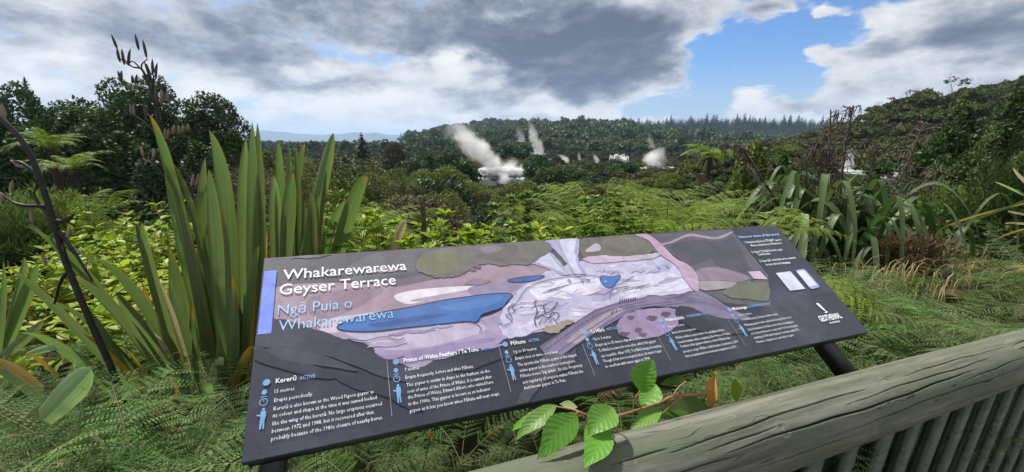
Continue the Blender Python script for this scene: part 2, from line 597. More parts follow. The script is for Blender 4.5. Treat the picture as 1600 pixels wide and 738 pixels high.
MAT['redstem'] = plain('red_stem', (.24, .085, .045), .5, .35, 40, (.33, .17, .08))
MAT['rachis'] = plain('rachis', (.12, .13, .04), .6, .5, 12, (.13, .085, .04))
MAT['steel'] = plain('black_painted_steel', (.012, .012, .014), .42, .3, 30, spec=.5)
MAT['sinter'] = plain('white_sinter', (.46, .46, .46), .7, .3, .35, (.26, .26, .265), bump=.4)
MAT['sinterdark'] = plain('wet_sinter', (.16, .15, .155), .55, .4, .6)
MAT['deadbush'] = leaf_mat('dead_bush_twigs', [(.09, .055, .035), (.15, .09, .06), (.2, .13, .08)], .7, .15, .4)
MAT['soil'] = plain('ground', (.034, .040, .014), 1.0, .5, .7, (.018, .022, .009), spec=.05, bump=.6)
MAT['path'] = plain('path_gravel', (.22, .20, .18), .9, .3, 14, bump=.5)
MAT['clay'] = plain('bare_clay', (.34, .2, .15), .9, .3, 1.2)

# ------------------------------------------------------------------ terrain
def sstep(x, a, b_):
    t = np.clip((np.asarray(x, float) - a) / (b_ - a), 0, 1)
    return t * t * (3 - 2 * t)


def gs(x, y, cx, cy, sx, sy, h):
    return h * np.exp(-.5 * (((x - cx) / sx) ** 2 + ((y - cy) / sy) ** 2))


def zg(x, y):
    """ground height"""
    x = np.asarray(x, float)
    y = np.asarray(y, float)
    edge = 4.0 + 4.0 * sstep(x, 2.0, 6.0) + 2.5 * sstep(-x, 1.5, 5.0)
    z = -.12 - 8.9 * sstep(y, edge, edge + 19)
    z = z + gs(x, y, -30, 27, 12, 8, 3.5)
    z = z + gs(x, y, 38, 66, 10, 9, 8.2)
    z = z + gs(x, y, 140, 95, 36, 55, 30) + gs(x, y, 26, 20, 8, 9, 3.5)
    z = z + gs(x, y, 95, 640, 105, 120, 27) + gs(x, y, -20, 1000, 150, 120, 46)
    q = ((x - 600) / 430) ** 4 + ((y - 1050) / 190) ** 2
    z = z + 60 * np.exp(-q)
    q = ((x - 37) / 12) ** 4 + ((y - 44) / 8) ** 4
    k = np.exp(-q)
    z = z * (1 - k) + (-1.1) * k
    far = sstep(np.hypot(x, y), 12, 60)
    z = z + far * .5 * (np.sin(x * .11 + 1.3) * np.cos(y * .09) + .6 * np.sin(x * .23 + y * .19))
    return z


def zg1(x, y):
    return float(zg(x, y))


na, nr_ = 300, 150
ang = np.linspace(-np.pi, np.pi, na, endpoint=False)
rad = np.concatenate([[0.02], np.geomspace(.4, 16000, nr_ - 1)])
A_, R2 = np.meshgrid(ang, rad)
X_, Y_ = R2 * np.sin(A_), R2 * np.cos(A_)
near = np.exp(-(R2 / 6) ** 2)
# our side of the fence is a level path, the bank starts beyond it
Z_ = zg(X_, Y_)
mb = MB()
i = np.arange(nr_ - 1)[:, None] * na
j = np.arange(na)[None]
k = (j + 1) % na
mb.add(np.stack([X_, Y_, Z_], -1).reshape(-1, 3), np.stack([i + j, i + na + j, i + na + k, i + k], -1).reshape(-1, 4))
struct(mb.build('ground', MAT['soil'], smooth=True))

# fence line (rail axis runs through (.8,.907) with slope .4237): path on the near side
FD = np.array([1, .4237, -.0519])
FD = FD / np.linalg.norm(FD)
FP = np.array([.8, .9072, .9722])
FN = unit(np.array([-.4237, 1.0, 0]))        # outward, towards the view
mb = MB()
c = np.array([FP[0], FP[1], 0]) - FN * .1
h = unit(np.array([FD[0], FD[1], 0]))
q0, q1 = c - h * 9, c + h * 9
mb.add([q0 + [0, 0, -.04], q1 + [0, 0, -.04], q1 - FN * 2.6 + [0, 0, -.04], q0 - FN * 2.6 + [0, 0, -.04]], [(0, 3, 2, 1)])
struct(mb.build('path', MAT['path']))

# far blue hills beyond the plain
m, nb, p, o = new_mat('far_hill')
tcn = nb.n('ShaderNodeTexCoord')
nb.put(p.inputs['Base Color'], nb.ramp(nb.noise(tcn.outputs['Object'], .004, 6), [(.3, (.02, .035, .018)), (.7, (.06, .075, .035))]))
p.inputs['Roughness'].default_value = .9
MAT['farhill'] = m
mb = MB()
xs = np.linspace(-5200, 2600, 240)
ys = np.linspace(6000, 9000, 24)
XX, YY = np.meshgrid(xs, ys)
prof = np.interp(xs, [at(x, 220, 6900)[0] for x in (-300, 120, 300, 345, 380, 425, 470, 515, 540, 555, 590, 612, 640, 665, 720, 900)],
                 [60, 150, 160, 150, 160, 180, 150, 125, 145, 178, 176, 140, 105, 75, 60, 40])
prof = prof + 9 * np.sin(xs * .006) + 5 * np.sin(xs * .017 + 1)
ZZ = -12 + (prof[None] + 6) * np.exp(-((YY - 6900) / 700) ** 2) + 3 * np.sin(XX * .011 + YY * .013)
ny, nx = XX.shape
i = np.arange(ny - 1)[:, None] * nx
j = np.arange(nx - 1)[None]
mb.add(np.stack([XX, YY, ZZ], -1).reshape(-1, 3), np.stack([i + j, i + j + 1, i + nx + j + 1, i + nx + j], -1).reshape(-1, 4))
struct(mb.build('hills', MAT['farhill'], smooth=True))

# ------------------------------------------------------------------ the air
m = bpy.data.materials.new('haze')
m.use_nodes = True
m.node_tree.nodes.clear()
nb = NB(m.node_tree)
o = nb.n('ShaderNodeOutputMaterial')
pv = nb.n('ShaderNodeVolumePrincipled')
pv.inputs['Color'].default_value = (.46, .66, 1.0, 1)
pv.inputs['Density'].default_value = HAZE = .00012
pv.inputs['Anisotropy'].default_value = .2
m.node_tree.links.new(pv.outputs[0], o.inputs['Volume'])
try:
    m.cycles.homogeneous_volume = True
except Exception:
    pass
mb = MB()
box(mb, (-17000, -17000, -60), (17000, 17000, 260))
hz = mb.build('haze', m)
hz['kind'] = 'stuff'
hz['label'] = 'thin blue haze filling the air over the valley'

# ------------------------------------------------------------------ trees
def crown(r, R, H, nl, n, L, mb, mat=0, flat=.62, z0=0.0, lobe=(.26, .42), up=.55, c0=(0, 0), fill=0.0, dome=2.2):
    """uneven crown of leaf sprays on many flattened lobes"""
    th = r.uniform(0, 6.283, nl)
    rho = np.sqrt(r.uniform(0, 1, nl)) * .78
    lc = np.stack([rho * np.cos(th), rho * np.sin(th), (1 - rho ** dome) * .66 + r.uniform(-.16, .12, nl)], -1)
    if fill:
        dn = r.uniform(0, 1, nl) < fill
        lc[:, 2] = np.where(dn, lc[:, 2] * r.uniform(.05, .9, nl), lc[:, 2])
    lr = r.uniform(*lobe, nl)
    w = lr ** 2
    idx = r.choice(nl, n, p=w / w.sum())
    d = rand_dirs(r, n)
    d[:, 2] = np.where(d[:, 2] < -.25, -d[:, 2], d[:, 2])
    rr = lr[idx] * r.uniform(.72, 1.06, n) ** .8
    P = lc[idx] + d * rr[:, None] * np.array([1, 1, flat])
    P = P * np.array([R, R, H]) + np.array([c0[0], c0[1], z0])
    nrm = unit(d + r.normal(0, .30, (n, 3)) + np.array([0, 0, .35]))
    ax = unit(np.cross(nrm, rand_dirs(r, n)) + d * .5 + np.array([0, 0, up * .4]))
    sz = L * r.uniform(.6, 1.35, n)
    diamonds(mb, P, ax, nrm, sz, sz * .55, mat)
    return lc * np.array([R, R, H]) + np.array([c0[0], c0[1], z0])


def limbs(r, mb, lc, base, r0, mat=1, n=6):
    for c in lc[r.choice(len(lc), min(n, len(lc)), replace=False)]:
        mid = base * .5 + c * .5 + r.normal(0, .12, 3) * np.linalg.norm(c - base) * np.array([1, 1, .3])
        mid[2] = base[2] + (c[2] - base[2]) * .45
        tube(mb, bez(base, mid, c, 7), np.linspace(r0, r0 * .22, 7), 5, mat, False)


def bush_tree_meshes(seed, R, H, trunk, nl, n, L, name, flat=.62, lobe=(.26, .42), fill=0.0, dome=2.2):
    r = np.random.default_rng(seed)
    a, t = MB(), MB()
    lc = crown(r, R, H, nl, n, L, a, 0, flat, trunk, lobe, fill=fill, dome=dome)
    top = np.array([r.normal(0, .15) * R, r.normal(0, .15) * R, trunk + H * .15])
    tube(t, bez((0, 0, -.6), (r.normal(0, .1), r.normal(0, .1), trunk * .5), top, 7), np.linspace(R * .055, R * .035, 7), 7, 0)
    limbs(r, t, lc, top * np.array([.6, .6, .75]), R * .035, 0, 8)
    return a, t


def tree_thing(name, crown_me, trunk_me, loc, rz, sc, label, cat, group=None):
    e = empty(name, loc, rz, sc)
    tag(e, label, cat, group)
    link('crown', crown_me, e)
    link('trunk', trunk_me, e)
    return e


PROTO = {}
for kname, mk, spec in (('manuka', 'manuka', dict(R=2.5, H=2.7, trunk=1.6, nl=20, n=8000, L=.19, lobe=(.27, .44))),
                        ('brown', 'brownbush', dict(R=2.2, H=2.9, trunk=1.6, nl=18, n=7500, L=.15)),
                        ('dark', 'darktree', dict(R=2.8, H=3.2, trunk=1.8, nl=24, n=5200, L=.28, flat=.8))):
    PROTO[kname] = []
    for v in range(5 if kname == 'manuka' else 3):
        a, t = bush_tree_meshes(100 + v + len(PROTO) * 20, name=kname, **spec)
        PROTO[kname].append((a.mesh('crown', MAT[mk]), t.mesh('trunk', MAT['bark'], True), a, t))

# things that must stay in view past the canopy: (x0,y0,x1,y1, distance)
KEEP = [(748, 258, 822, 287, 108), (1304, 236, 1350, 270, 43), (1384, 264, 1450, 290, 39), (955, 246, 980, 255, 145), (1005, 235, 1050, 266, 136),
        (1085, 235, 1118, 328, 20.5)]


def blocked(x, y, ztop, rad_):
    px, py = proj((x, y, ztop))
    rp = rad_ / max(y, 1) * FOC
    for x0, y0, x1, y1, Yk in KEEP:
        if y < Yk and px + rp > x0 and px - rp < x1 and py < y1 and True:
            return True
    return False


def zone(px, py, kind):
    side = 'left of the steaming terrace' if px < 745 else 'in front of the steaming terrace' if px < 830 else \
        'right of the steaming terrace' if px < 1050 else 'below the right scrub hillock'
    return side


NAMES = {'manuka': ('olive green rounded bush tree', 'bush tree'), 'brown': ('brownish dry-looking bush tree', 'bush tree'), 'dark': ('dark green dense bush tree', 'bush tree')}
r = np.random.default_rng(21)
cand = []
yv = 19.0
while yv < 420:
    st = 3.9 + max(0, yv - 60) * .022
    for xv in np.arange(-.95 * yv - 4, 1.15 * yv + 4, st):
        x = xv + r.uniform(-.45, .45) * st
        y = yv + r.uniform(-.45, .45) * st
        cand.append((x, y, st))
    yv += st * .92
near_n = 0
far_list = []
for x, y, st in sorted(cand, key=lambda q: q[1]):
    px, _ = proj((x, y, -5))
    if px < 300 or px > 1500:
        continue
    if px < 640 and y < 27 and r.uniform() < .25:
        continue
    z = zg1(x, y)
    if z > 12 or (((x - 37) / 11) ** 2 + ((y - 44) / 7) ** 2 < 1) or (abs(x + 3) < 9 and 103 < y < 122):
        continue
    big = 1.0 + .35 * (px < 720 and y < 60) + .25 * r.uniform() * (y > 60)
    hillock = (x - 38) ** 2 + (y - 66) ** 2 < 20 ** 2
    if px > 1040 and y < 60:
        big *= .62
    if hillock:
        big *= .6
    sc = big * r.uniform(.75, 1.2)
    g = r.uniform()
    kd = 'manuka' if g < .70 else ('brown' if g < .84 else 'dark')
    if blocked(x, y, z + 3.6 * sc, 2.0 * sc):
        sc *= .45
        if blocked(x, y, z + 3.2 * sc, 1.6 * sc):
            continue
    if near_n < 285 and y < 78 and px > 330 and px < 1330:
        v = r.integers(len(PROTO[kd]))
        cm, tm = PROTO[kd][v][:2]
        _, py = proj((x, y, z + 3.5 * sc))
        row = 'near the bank foot' if y < 32 else 'midway across' if y < 52 else 'far out'
        tree_thing('bush_tree', cm, tm, (x, y, z), r.uniform(0, 6.28), sc,
                   f'{NAMES[kd][0]} {row}, {zone(px, py, kd)}', 'tree', f'{NAMES[kd][0]}s {row}, {zone(px, py, kd)}')
        near_n += 1
    else:
        far_list.append((x, y, z, sc * (1 + max(0, y - 70) * .0018)))
print('near trees', near_n, 'far', len(far_list))


def lite_crown(seed, n, L, R=2.4, H=2.6, trunk=1.5, nl=14, flat=.7):
    a = MB()
    crown(np.random.default_rng(seed), R, H, nl, n, L, a, 0, flat, trunk)
    return np.concatenate(a.V)


def scatter(name, protos, places, mats, label, matpick=None):
    """one mass: places (x,y,z,scale); protos quads arrays"""
    mb = MB()
    rr = np.random.default_rng(5)
    for (x, y, z, sc) in places:
        V = protos[rr.integers(len(protos))]
        a = rr.uniform(0, 6.28)
        ca, sa = math.cos(a), math.sin(a)
        Vr = np.stack([V[:, 0] * ca - V[:, 1] * sa, V[:, 0] * sa + V[:, 1] * ca, V[:, 2] * rr.uniform(.85, 1.15)], -1) * sc + np.array([x, y, z])
        mb.add(Vr, np.arange(len(V)).reshape(-1, 4), matpick(rr, x, y) if matpick else 0)
    o = mb.build(name, mats)
    o['kind'] = 'stuff'
    o['label'] = label
    return o


LITE = [lite_crown(300 + v, 520, .55) for v in range(5)]
scatter('bushland', LITE, far_list, [MAT['manuka'], MAT['brownbush'], MAT['hill']], 'bush canopy covering the far side of the valley',
        lambda q, x, y: (0 if y < 160 else 2) if q.uniform() < .78 else 1 if y < 220 else 2)

# larger and darker trees that stand out of the canopy
def big_tree(px, top, Y, wpx, mk, label, name='broadleaf_tree', n=7000, nl=26, flat=.75, lobe=(.22, .38), zbase=None, trunkf=.3, Lk=1.0, bark='bark', group=None, fill=.35, leaf=None, dome=2.2):
    P = at(px, top, Y)
    z0 = zg1(P[0], P[1]) if zbase is None else zbase
    H = P[2] - z0
    R = wpx / FOC * Y * .5
    tr = H * trunkf
    a, t = bush_tree_meshes(int(px * 7 + top), R, (H - tr) / .86, tr, nl, n, leaf or Lk * max(.16, 2.3 * R / math.sqrt(n) * 1.5), 'x', flat, lobe, fill, dome)
    zt = np.percentile(np.concatenate(a.V)[:, 2], 99.3)
    kz = H / zt
    a.V = [v * [1, 1, kz] for v in a.V]
    t.V = [v * [1, 1, kz] for v in t.V]
    e = empty(name, (P[0], P[1], z0))
    tag(e, label, 'tree', group)
    a.build('crown', MAT[mk], e)
    t.build('trunk', MAT[bark], e, True)
    return e


BT = [
    (475, 250, 30, 95, 'manuka', 'green bush tree behind the tall flax tips'),
    (535, 262, 27, 110, 'manuka', 'broad olive bush tree right of the tall flax tips'),
    (605, 268, 40, 120, 'manuka', 'wide yellow-green bush tree under the pale conifer'),
    (690, 262, 52, 120, 'manuka', 'wide light green bush tree at the left foot of the big steam plume'),
    (625, 296, 33, 80, 'brownbush', 'reddish brown dying bush tree in the middle of the valley'),
    (690, 300, 30, 110, 'manuka', 'broad dull green bush tree right of the reddish brown one'),
    (615, 225, 85, 46, 'brownbush', 'dark brown round tree on the skyline left of the steam'),
    (665, 236, 88, 56, 'darktree', 'dark green tree right of the brown round skyline tree'),
    (700, 238, 92, 50, 'darktree', 'dark green tree directly left of the big steam plume'),
    (728, 254, 90, 50, 'darktree', 'dark sloping tree at the left edge of the sinter terrace'),
    (640, 250, 70, 60, 'darktree', 'dark leafy tree below the skyline trees left of the steam'),
    (845, 243, 98, 62, 'darktree', 'large round dark green tree at the right edge of the sinter terrace'),
    (880, 262, 92, 66, 'darktree', 'low spreading dark tree right of the round dark tree'),
    (925, 258, 105, 60, 'darktree', 'dark tree beneath the small white steam wisps'),
    (960, 250, 125, 44, 'darktree', 'dark tree beside the white sinter patch'),
    (985, 255, 100, 64, 'darktree', 'dark green tree left of the grey steam puff'),
    (780, 222, 190, 56, 'darktree', 'dark tree behind the big steam plume'),
    (815, 226, 190, 56, 'darktree', 'dark tree right behind the big steam plume'),
    (745, 228, 185, 44, 'darktree', 'dark tree left behind the big steam plume'),
    (420, 238, 38, 60, 'manuka', 'green bush tree just left of the paired flax tips'),
]
for px, top, Y, w, mk, lab in BT:
    big_tree(px, top, Y, w, mk, lab, n=9000 if Y < 60 else 4000, leaf=max(.15, .0055 * Y))

# left: the big dark umbrella trees on the bank
for px, top, Y, w, lab, nl in ((130, 158, 31, 170, 'wide dark tree between the left edge tree and the huge spreading tree', 30), (200, 131, 30, 200, 'huge dark spreading tree on the left skyline', 40), (285, 140, 29, 190, 'dark tree with a lacy right edge against the clouds', 30),
                               (20, 152, 26, 190, 'tall dark tree filling the left edge of the view', 30), (150, 205, 24, 160, 'dark green tree behind the two tree ferns', 30),
                               (265, 215, 22, 170, 'low dark tree behind the tall flax leaves', 34), (345, 215, 24, 110, 'small dark tree right of the tall orange-tipped flax leaf', 24), (70, 215, 21, 150, 'dark tree behind the leaning black flower stalk', 28)):
    P = at(px, top, Y)
    big_tree(px, top, Y, w, 'darktree', lab, n=42000, nl=nl + 30, flat=.5 if nl == 40 else .7, lobe=(.15, .28), trunkf=.03, fill=.6, leaf=.21, dome=5.0)


def conifer_mesh(seed, H, R, tiers, per, mb, mat=0, trunk_mat=1, gap=.08, dr=.25):
    r = np.random.default_rng(seed)
    tube(mb, [(0, 0, -.02 * H), (0, 0, .5 * H), (0, 0, H * .98)], [R * .09, R * .05, R * .01], 5, trunk_mat, False)
    C, A, N, L = [], [], [], []
    for t in range(tiers):
        f = t / (tiers - 1)
        z = H * (gap + (1 - gap) * f)
        rr = R * (1 - f) ** .8 * r.uniform(.75, 1.15) + R * .04
        for q in range(per):
            a = r.uniform(0, 6.283)
            for s in np.linspace(.25, 1, 4):
                p = rr * s * r.uniform(.85, 1.1)
                C.append((p * math.cos(a), p * math.sin(a), z - dr * p + r.normal(0, .012) * H))
                A.append((math.cos(a) + r.normal(0, .5), math.sin(a) + r.normal(0, .5), r.normal(-.1, .35)))
                N.append((r.normal(0, .3), r.normal(0, .3), 1))
                L.append(rr * .5 * r.uniform(.7, 1.2) + R * .10)
    C, A, N, L = map(np.array, (C, A, N, L))
    diamonds(mb, C, A, N, L, L * .6, mat)


def conifer(px, top, Y, hpx, wpx, label, mk='pine', tiers=18, per=7, name='conifer', group=None, seed=0):
    P = at(px, top, Y)
    H = hpx / FOC * Y
    e = empty(name, (P[0], P[1], P[2] - H))
    tag(e, label, 'tree', group)
    a = MB()
    conifer_mesh(int(px) + seed, H, wpx / FOC * Y * .5, tiers, per, a)
    t = MB()
    V = np.concatenate(a.V)
    # trunk quads are material 1: split
    f0 = [(f, m_) for f, m_ in a.F if m_ == 0]
    f1 = [(f, m_) for f, m_ in a.F if m_ == 1]
    c_ = MB(); c_.V = a.V; c_.UV = a.UV; c_.F = f0; c_.nv = a.nv
    t.V = a.V; t.UV = a.UV; t.F = [(f, 0) for f, _ in f1]; t.nv = a.nv
    c_.build('crown', MAT[mk], e)
    t.build('trunk', MAT['bark'], e, True)
    return e


conifer(38, 123, 45, 90, 40, 'pointed dark conifer on the far left skyline', 'darktree', 22, 12)
conifer(564, 208, 130, 52, 36, 'pale open conifer standing above the bush on the left skyline', 'hill', 16, 10)
conifer(1446, 141, 128, 34, 40, 'lone dark tree on the crest of the right hill', 'darktree', 12, 10)

# ------------------------------------------------------------------ far hill woods
r = np.random.default_rng(44)
FARC = [lite_crown(400 + v, 175, 1.2, R=3.2, H=4.2, trunk=2.5, nl=9) for v in range(6)]


def pine_quads(seed):
    a = MB()
    conifer_mesh(seed, 10, 2.6, 9, 4, a)
    V = np.concatenate(a.V)
    f = [ff for ff, m_ in a.F if m_ == 0][0]
    return V[f.ravel()]


PINEQ = [pine_quads(500 + v) for v in range(5)]
pl, pp = [], []
for _ in range(4600):                                   # centre hill and everything in front of the ridges
    Y = r.uniform(300, 1000)
    px = r.uniform(640, 1330)
    x = (px - 800) / FOC * Y
    z = zg1(x, Y)
    if Y > 860 and px > 950:
        continue
    pl.append((x, Y, z, r.uniform(1.5, 3.6) * (1.0 if Y > 430 else .65)))
scatter('hill_woods', FARC, pl, [MAT['hill'], MAT['darktree']], 'dark woods covering the hill behind the steam', lambda q, x, y: int(q.uniform() < .35))
pl = []
for _ in range(2600):
    px = r.uniform(930, 1420)
    Y = r.uniform(830, 1120)
    x = (px - 800) / FOC * Y
    pl.append((x, Y, zg1(x, Y), r.uniform(1.1, 2.2)))
scatter('pine_plantation', PINEQ, pl, [MAT['pine'], MAT['hill']], 'bluish pine plantation covering the right ridge', lambda q, x, y: int(q.uniform() < .25))
pl = []
for _ in range(1500):
    px = r.uniform(-100, 770)
    Y = 260 * (2600 / 260) ** r.uniform()
    x = (px - 800) / FOC * Y
    pl.append((x, Y, zg1(x, Y) - .5, r.uniform(.8, 1.6) * (1 + Y / 2500)))
scatter('plain_woods', FARC, pl, [MAT['hill'], MAT['pine']], 'scattered woods on the plain below the blue hills', lambda q, x, y: int(q.uniform() < .4))
# pines one can tell apart on the ridges
pm = []
for v in range(5):
    a = MB()
    conifer_mesh(600 + v, 24, 5.6, 14, 11, a, gap=.12)
    pm.append(a.mesh('pine_tree', [MAT['pine'], MAT['bark']]))
for k_, px in enumerate(np.arange(955, 1352, 5.0)):
    if r.uniform() < .18:
        continue
    pxx = px + r.uniform(-4.5, 4.5)
    Y = 1000 + r.uniform(-20, 60)
    x = (pxx - 800) / FOC * Y
    o = link('pine_tree', pm[r.integers(5)])
    o.location = (x, Y, zg1(x, Y) - 1)
    o.rotation_euler = (0, 0, r.uniform(0, 6.28))
    s_ = r.uniform(.45, 1.35)
    o.scale = (s_ * r.uniform(.9, 1.5), s_ * r.uniform(.9, 1.5), s_)
    tag(o, 'small dark pine in the skyline row along the right ridge', 'tree', 'pines along the right ridge')
for px in np.arange(628, 752, 4.2):
    Y = 640 + r.uniform(-60, 60)
    x = (px + r.uniform(-2, 2) - 800) / FOC * Y
    o = link('pine_tree', pm[r.integers(5)])
    o.location = (x, Y, zg1(x, Y) - 1)
    o.scale = [r.uniform(.7, 1.2)] * 3
    tag(o, 'small dark pine in the low row left of the steam', 'tree', 'pines in the row left of the steam')
for px in np.arange(990, 1085, 8):
    Y = 470 + r.uniform(-30, 30)
    x = (px + r.uniform(-3, 3) - 800) / FOC * Y
    o = link('pine_tree', pm[r.integers(5)])
    zt = at(px, r.uniform(192, 214), Y)[2]
    o.location = (x, Y, zg1(x, Y) - 1)
    s_ = np.clip((zt - zg1(x, Y)) / 24, .8, 1.7)
    o.scale = [s_] * 3
    tag(o, 'tall dark pine behind the grey steam puff', 'tree', 'tall pines behind the grey steam puff')
gm = []
for v in range(4):
    a = MB()
    rr = np.random.default_rng(700 + v)
    crown(rr, 7, 10, 11, 420, 1.7, a, 0, .7, 12, (.2, .34))
    tube(a, [(0, 0, -1), (0, 0, 12), (rr.normal(0, 1), rr.normal(0, 1), 19)], [.7, .5, .2], 5, 1, False)
    gm.append(a.mesh('gum_tree', [MAT['hill'], MAT['bark']]))
for px in np.concatenate([np.arange(768, 948, 7.5), np.arange(955, 1010, 9)]):
    Y = 645 + r.uniform(-25, 25)
    x = (px + r.uniform(-3, 3) - 800) / FOC * Y
    zt = at(px, np.interp(px, [765, 800, 850, 905, 945, 960, 1010], [206, 196, 190, 185, 192, 196, 199]) + r.uniform(-1, 4), Y)[2]
    z = zg1(x, Y)
    o = link('gum_tree', gm[r.integers(4)])
    o.location = (x, Y, z - .5)
    s_ = float(np.clip((zt - z) / 21.5, .5, 1.5))
    o.scale = (s_, s_, s_)
    o.rotation_euler = (0, 0, r.uniform(0, 6.28))
    tag(o, 'tall loose-crowned tree on the hill crest behind the steam', 'tree', 'tall trees on the hill crest')

# ------------------------------------------------------------------ right hillside scrub
r = np.random.default_rng(91)
pl = []
for _ in range(5200):
    Y = 30 * (200 / 30) ** r.uniform()
    px = r.uniform(1150, 1720)
    x = (px - 800) / FOC * Y
    z = zg1(x, Y)
    if ((x - 37.2) / 4.6) ** 2 + ((Y - 43) / 4.6) ** 2 < 1:
        continue
    if px < 1345 and Y > 95 and r.uniform() < .5:
        continue
    sc = r.uniform(.28, .62) * (1 + Y / 260)
    if blocked(x, Y, z + 3.4 * sc, 1.6 * sc):
        continue
    pl.append((x, Y, z - .25, sc))
for _ in range(900):
    Y = r.uniform(36, 98)
    px = r.uniform(1030, 1260)
    x = (px - 800) / FOC * Y
    s_ = r.uniform(.32, .6)
    if ((x - 37.2) / 4.6) ** 2 + ((Y - 43) / 4.6) ** 2 > 1 and not blocked(x, Y, zg1(x, Y) + 3.2 * s_, 1.7 * s_):
        pl.append((x, Y, zg1(x, Y) - .25, s_))
for _ in range(160):
    x, Y = r.uniform(24, 48), r.uniform(36, 50)
    z = zg1(x, Y)
    if ((x - 37.2) / 4.4) ** 2 + ((Y - 43) / 4.4) ** 2 > 1 and not blocked(x, Y, z + .9, .5):
        pl.append((x, Y, z - .2, r.uniform(.2, .34)))
LITE2 = [lite_crown(340 + v, 420, .62, trunk=.4, flat=.8) for v in range(4)]
scatter('scrub', LITE2, pl, [MAT['rightbush'], MAT['hillgrass'], MAT['darktree'], MAT['brownbush']], 'low scrub covering the steep right hillside',
        lambda q, x, y: int(q.choice([0, 1, 2, 3], p=[.5, .27, .16, .07])))
# bare crest trees
tw = []
def twig_tree(seed, H, mb, depth=5, spread=.55, mat=0, r0=.03):
    r = np.random.default_rng(seed)

    def go(p, d, L, rad, dep):
        q = p + d * L
        tube(mb, [p, (p + q) / 2 + r.normal(0, .04, 3) * L, q], [rad, rad * .85, rad * .65], 4, mat, False)
        if dep == 0:
            return
        for _ in range(r.integers(2, 4)):
            dd = unit(d + r.normal(0, spread, 3) + np.array([0, 0, .15]))
            go(q, dd, L * r.uniform(.6, .85), rad * .62, dep - 1)
    go(np.zeros(3), np.array([0, 0, 1.0]), H * .3, r0 * H, depth)


for px, y, Y, H in ((1382, 208, 140, 9), (1405, 196, 140, 9), (1420, 190, 138, 10), (1480, 178, 120, 8), (1500, 172, 115, 7), (1545, 150, 95, 7)):
    a = MB()
    twig_tree(int(px), H, a, 5, .5, 0, .012)
    e = empty('bare_tree', at(px, y, Y))
    e.location.z = zg1(e.location.x, e.location.y)
    tag(e, f'bare-branched tree on the right hill crest, {"left of the lone dark tree" if px < 1440 else "right of the lone dark tree"}', 'tree', 'bare trees on the right crest, ' + ('left' if px < 1440 else 'right'))
    a.build('trunk', MAT['twig'], e)
    f = MB()
    crown(np.random.default_rng(int(px)), H * .3, H * .4, 9, 120, .5, f, 0, .5, H * .55, (.15, .3))
    f.build('crown', MAT['hill'], e)
mb = MB()
th = np.linspace(0, 6.283, 18, endpoint=False)
for Y0 in np.arange(60, 200, 1.0):
    c = at(1415, 203, Y0)
    if c[2] < zg1(c[0], Y0) + .3:
        break
X0 = c[0]
pts = []
for rr_ in (1.0, .55):
    for t_ in th:
        x, y = X0 + 4.5 * rr_ * math.cos(t_) * (1 + .2 * math.sin(3 * t_)), Y0 + 4 * rr_ * math.sin(t_)
        pts.append((x, y, zg1(x, y) + (.1 if rr_ == 1 else 1.9)))
n_ = 18
mb.add(pts, [(a, (a + 1) % n_, n_ + (a + 1) % n_, n_ + a) for a in range(n_)])
mb.add(pts[n_:], [list(range(n_))])
struct(mb.build('terrain', MAT['clay']))

# leafy cover on the near banks, left, right and down the drop
r = np.random.default_rng(77)
COVERQ = []
for v in range(6):
    a = MB()
    crown(np.random.default_rng(820 + v), 1.0, 1.1, 12, 900, .17, a, 0, .8, .05, (.2, .38), fill=.6)
    COVERQ.append(np.concatenate(a.V))
pl = []
for _ in range(2100):
    Y = 5.5 * (34 / 5.5) ** r.uniform()
    px = r.uniform(-250, 1750)
    x = (px - 800) / FOC * Y
    if 330 < px < 1130 and Y > 17:
        continue
    z = zg1(x, Y)
    sc = r.uniform(.5, 1.15) * (.6 + Y / 28)
    top = z + sc * 1.0
    lim = 330 if px < 330 else 300 if px > 1350 else 345
    if blocked(x, Y, top, sc):
        sc *= .3
    elif proj((x, Y, top))[1] < lim - (20 if Y > 15 else 0):
        continue
    pl.append((x, Y, z - .15, sc))
for _ in range(1000):
    Y = 9 + 25 * math.sqrt(r.uniform())
    px = r.uniform(1030, 1200)
    x = (px - 800) / FOC * Y
    pl.append((x, Y, zg1(x, Y) - .1, r.uniform(.4, .85)))
scatter('undergrowth', COVERQ, pl, [MAT['rightbush'], MAT['manuka'], MAT['darktree'], MAT['brownbush']], 'tangled leafy undergrowth on the banks below the viewpoint',
        lambda q, x, y: int(q.choice([0, 1, 2, 3], p=[.45, .25, .22, .08])))

# ------------------------------------------------------------------ sinter terrace, pools and steam
def slab(mb, cx, cy, rx, ry, z0, z1, seed, mat, n=60, dome=.25):
    r = np.random.default_rng(seed)
    th = np.linspace(0, 2 * np.pi, n, endpoint=False)
    k = 1 + .13 * np.sin(3 * th + r.uniform(0, 6)) + .09 * np.sin(7 * th + r.uniform(0, 6)) + .06 * np.sin(15 * th + r.uniform(0, 6)) + r.normal(0, .035, n)
    rows = [(1.06, z0), (1.03, z0 * .6 + z1 * .4), (1.0, z1 - .1 * (z1 - z0)), (.96, z1), (.7, z1 + dome * .5), (.35, z1 + dome)]
    V = []
    for s, z in rows:
        V.append(np.stack([cx + rx * k * s * np.cos(th), cy + ry * k * s * np.sin(th), z + r.normal(0, .11 * (z1 - z0) + .01, n)], -1))
    V = np.concatenate(V)
    for a in range(len(rows) - 1):
        mb.add(V, [(a * n + i_, a * n + (i_ + 1) % n, (a + 1) * n + (i_ + 1) % n, (a + 1) * n + i_) for i_ in range(n)], mat)
    mb.add(V[-n:], [list(range(n))], mat)


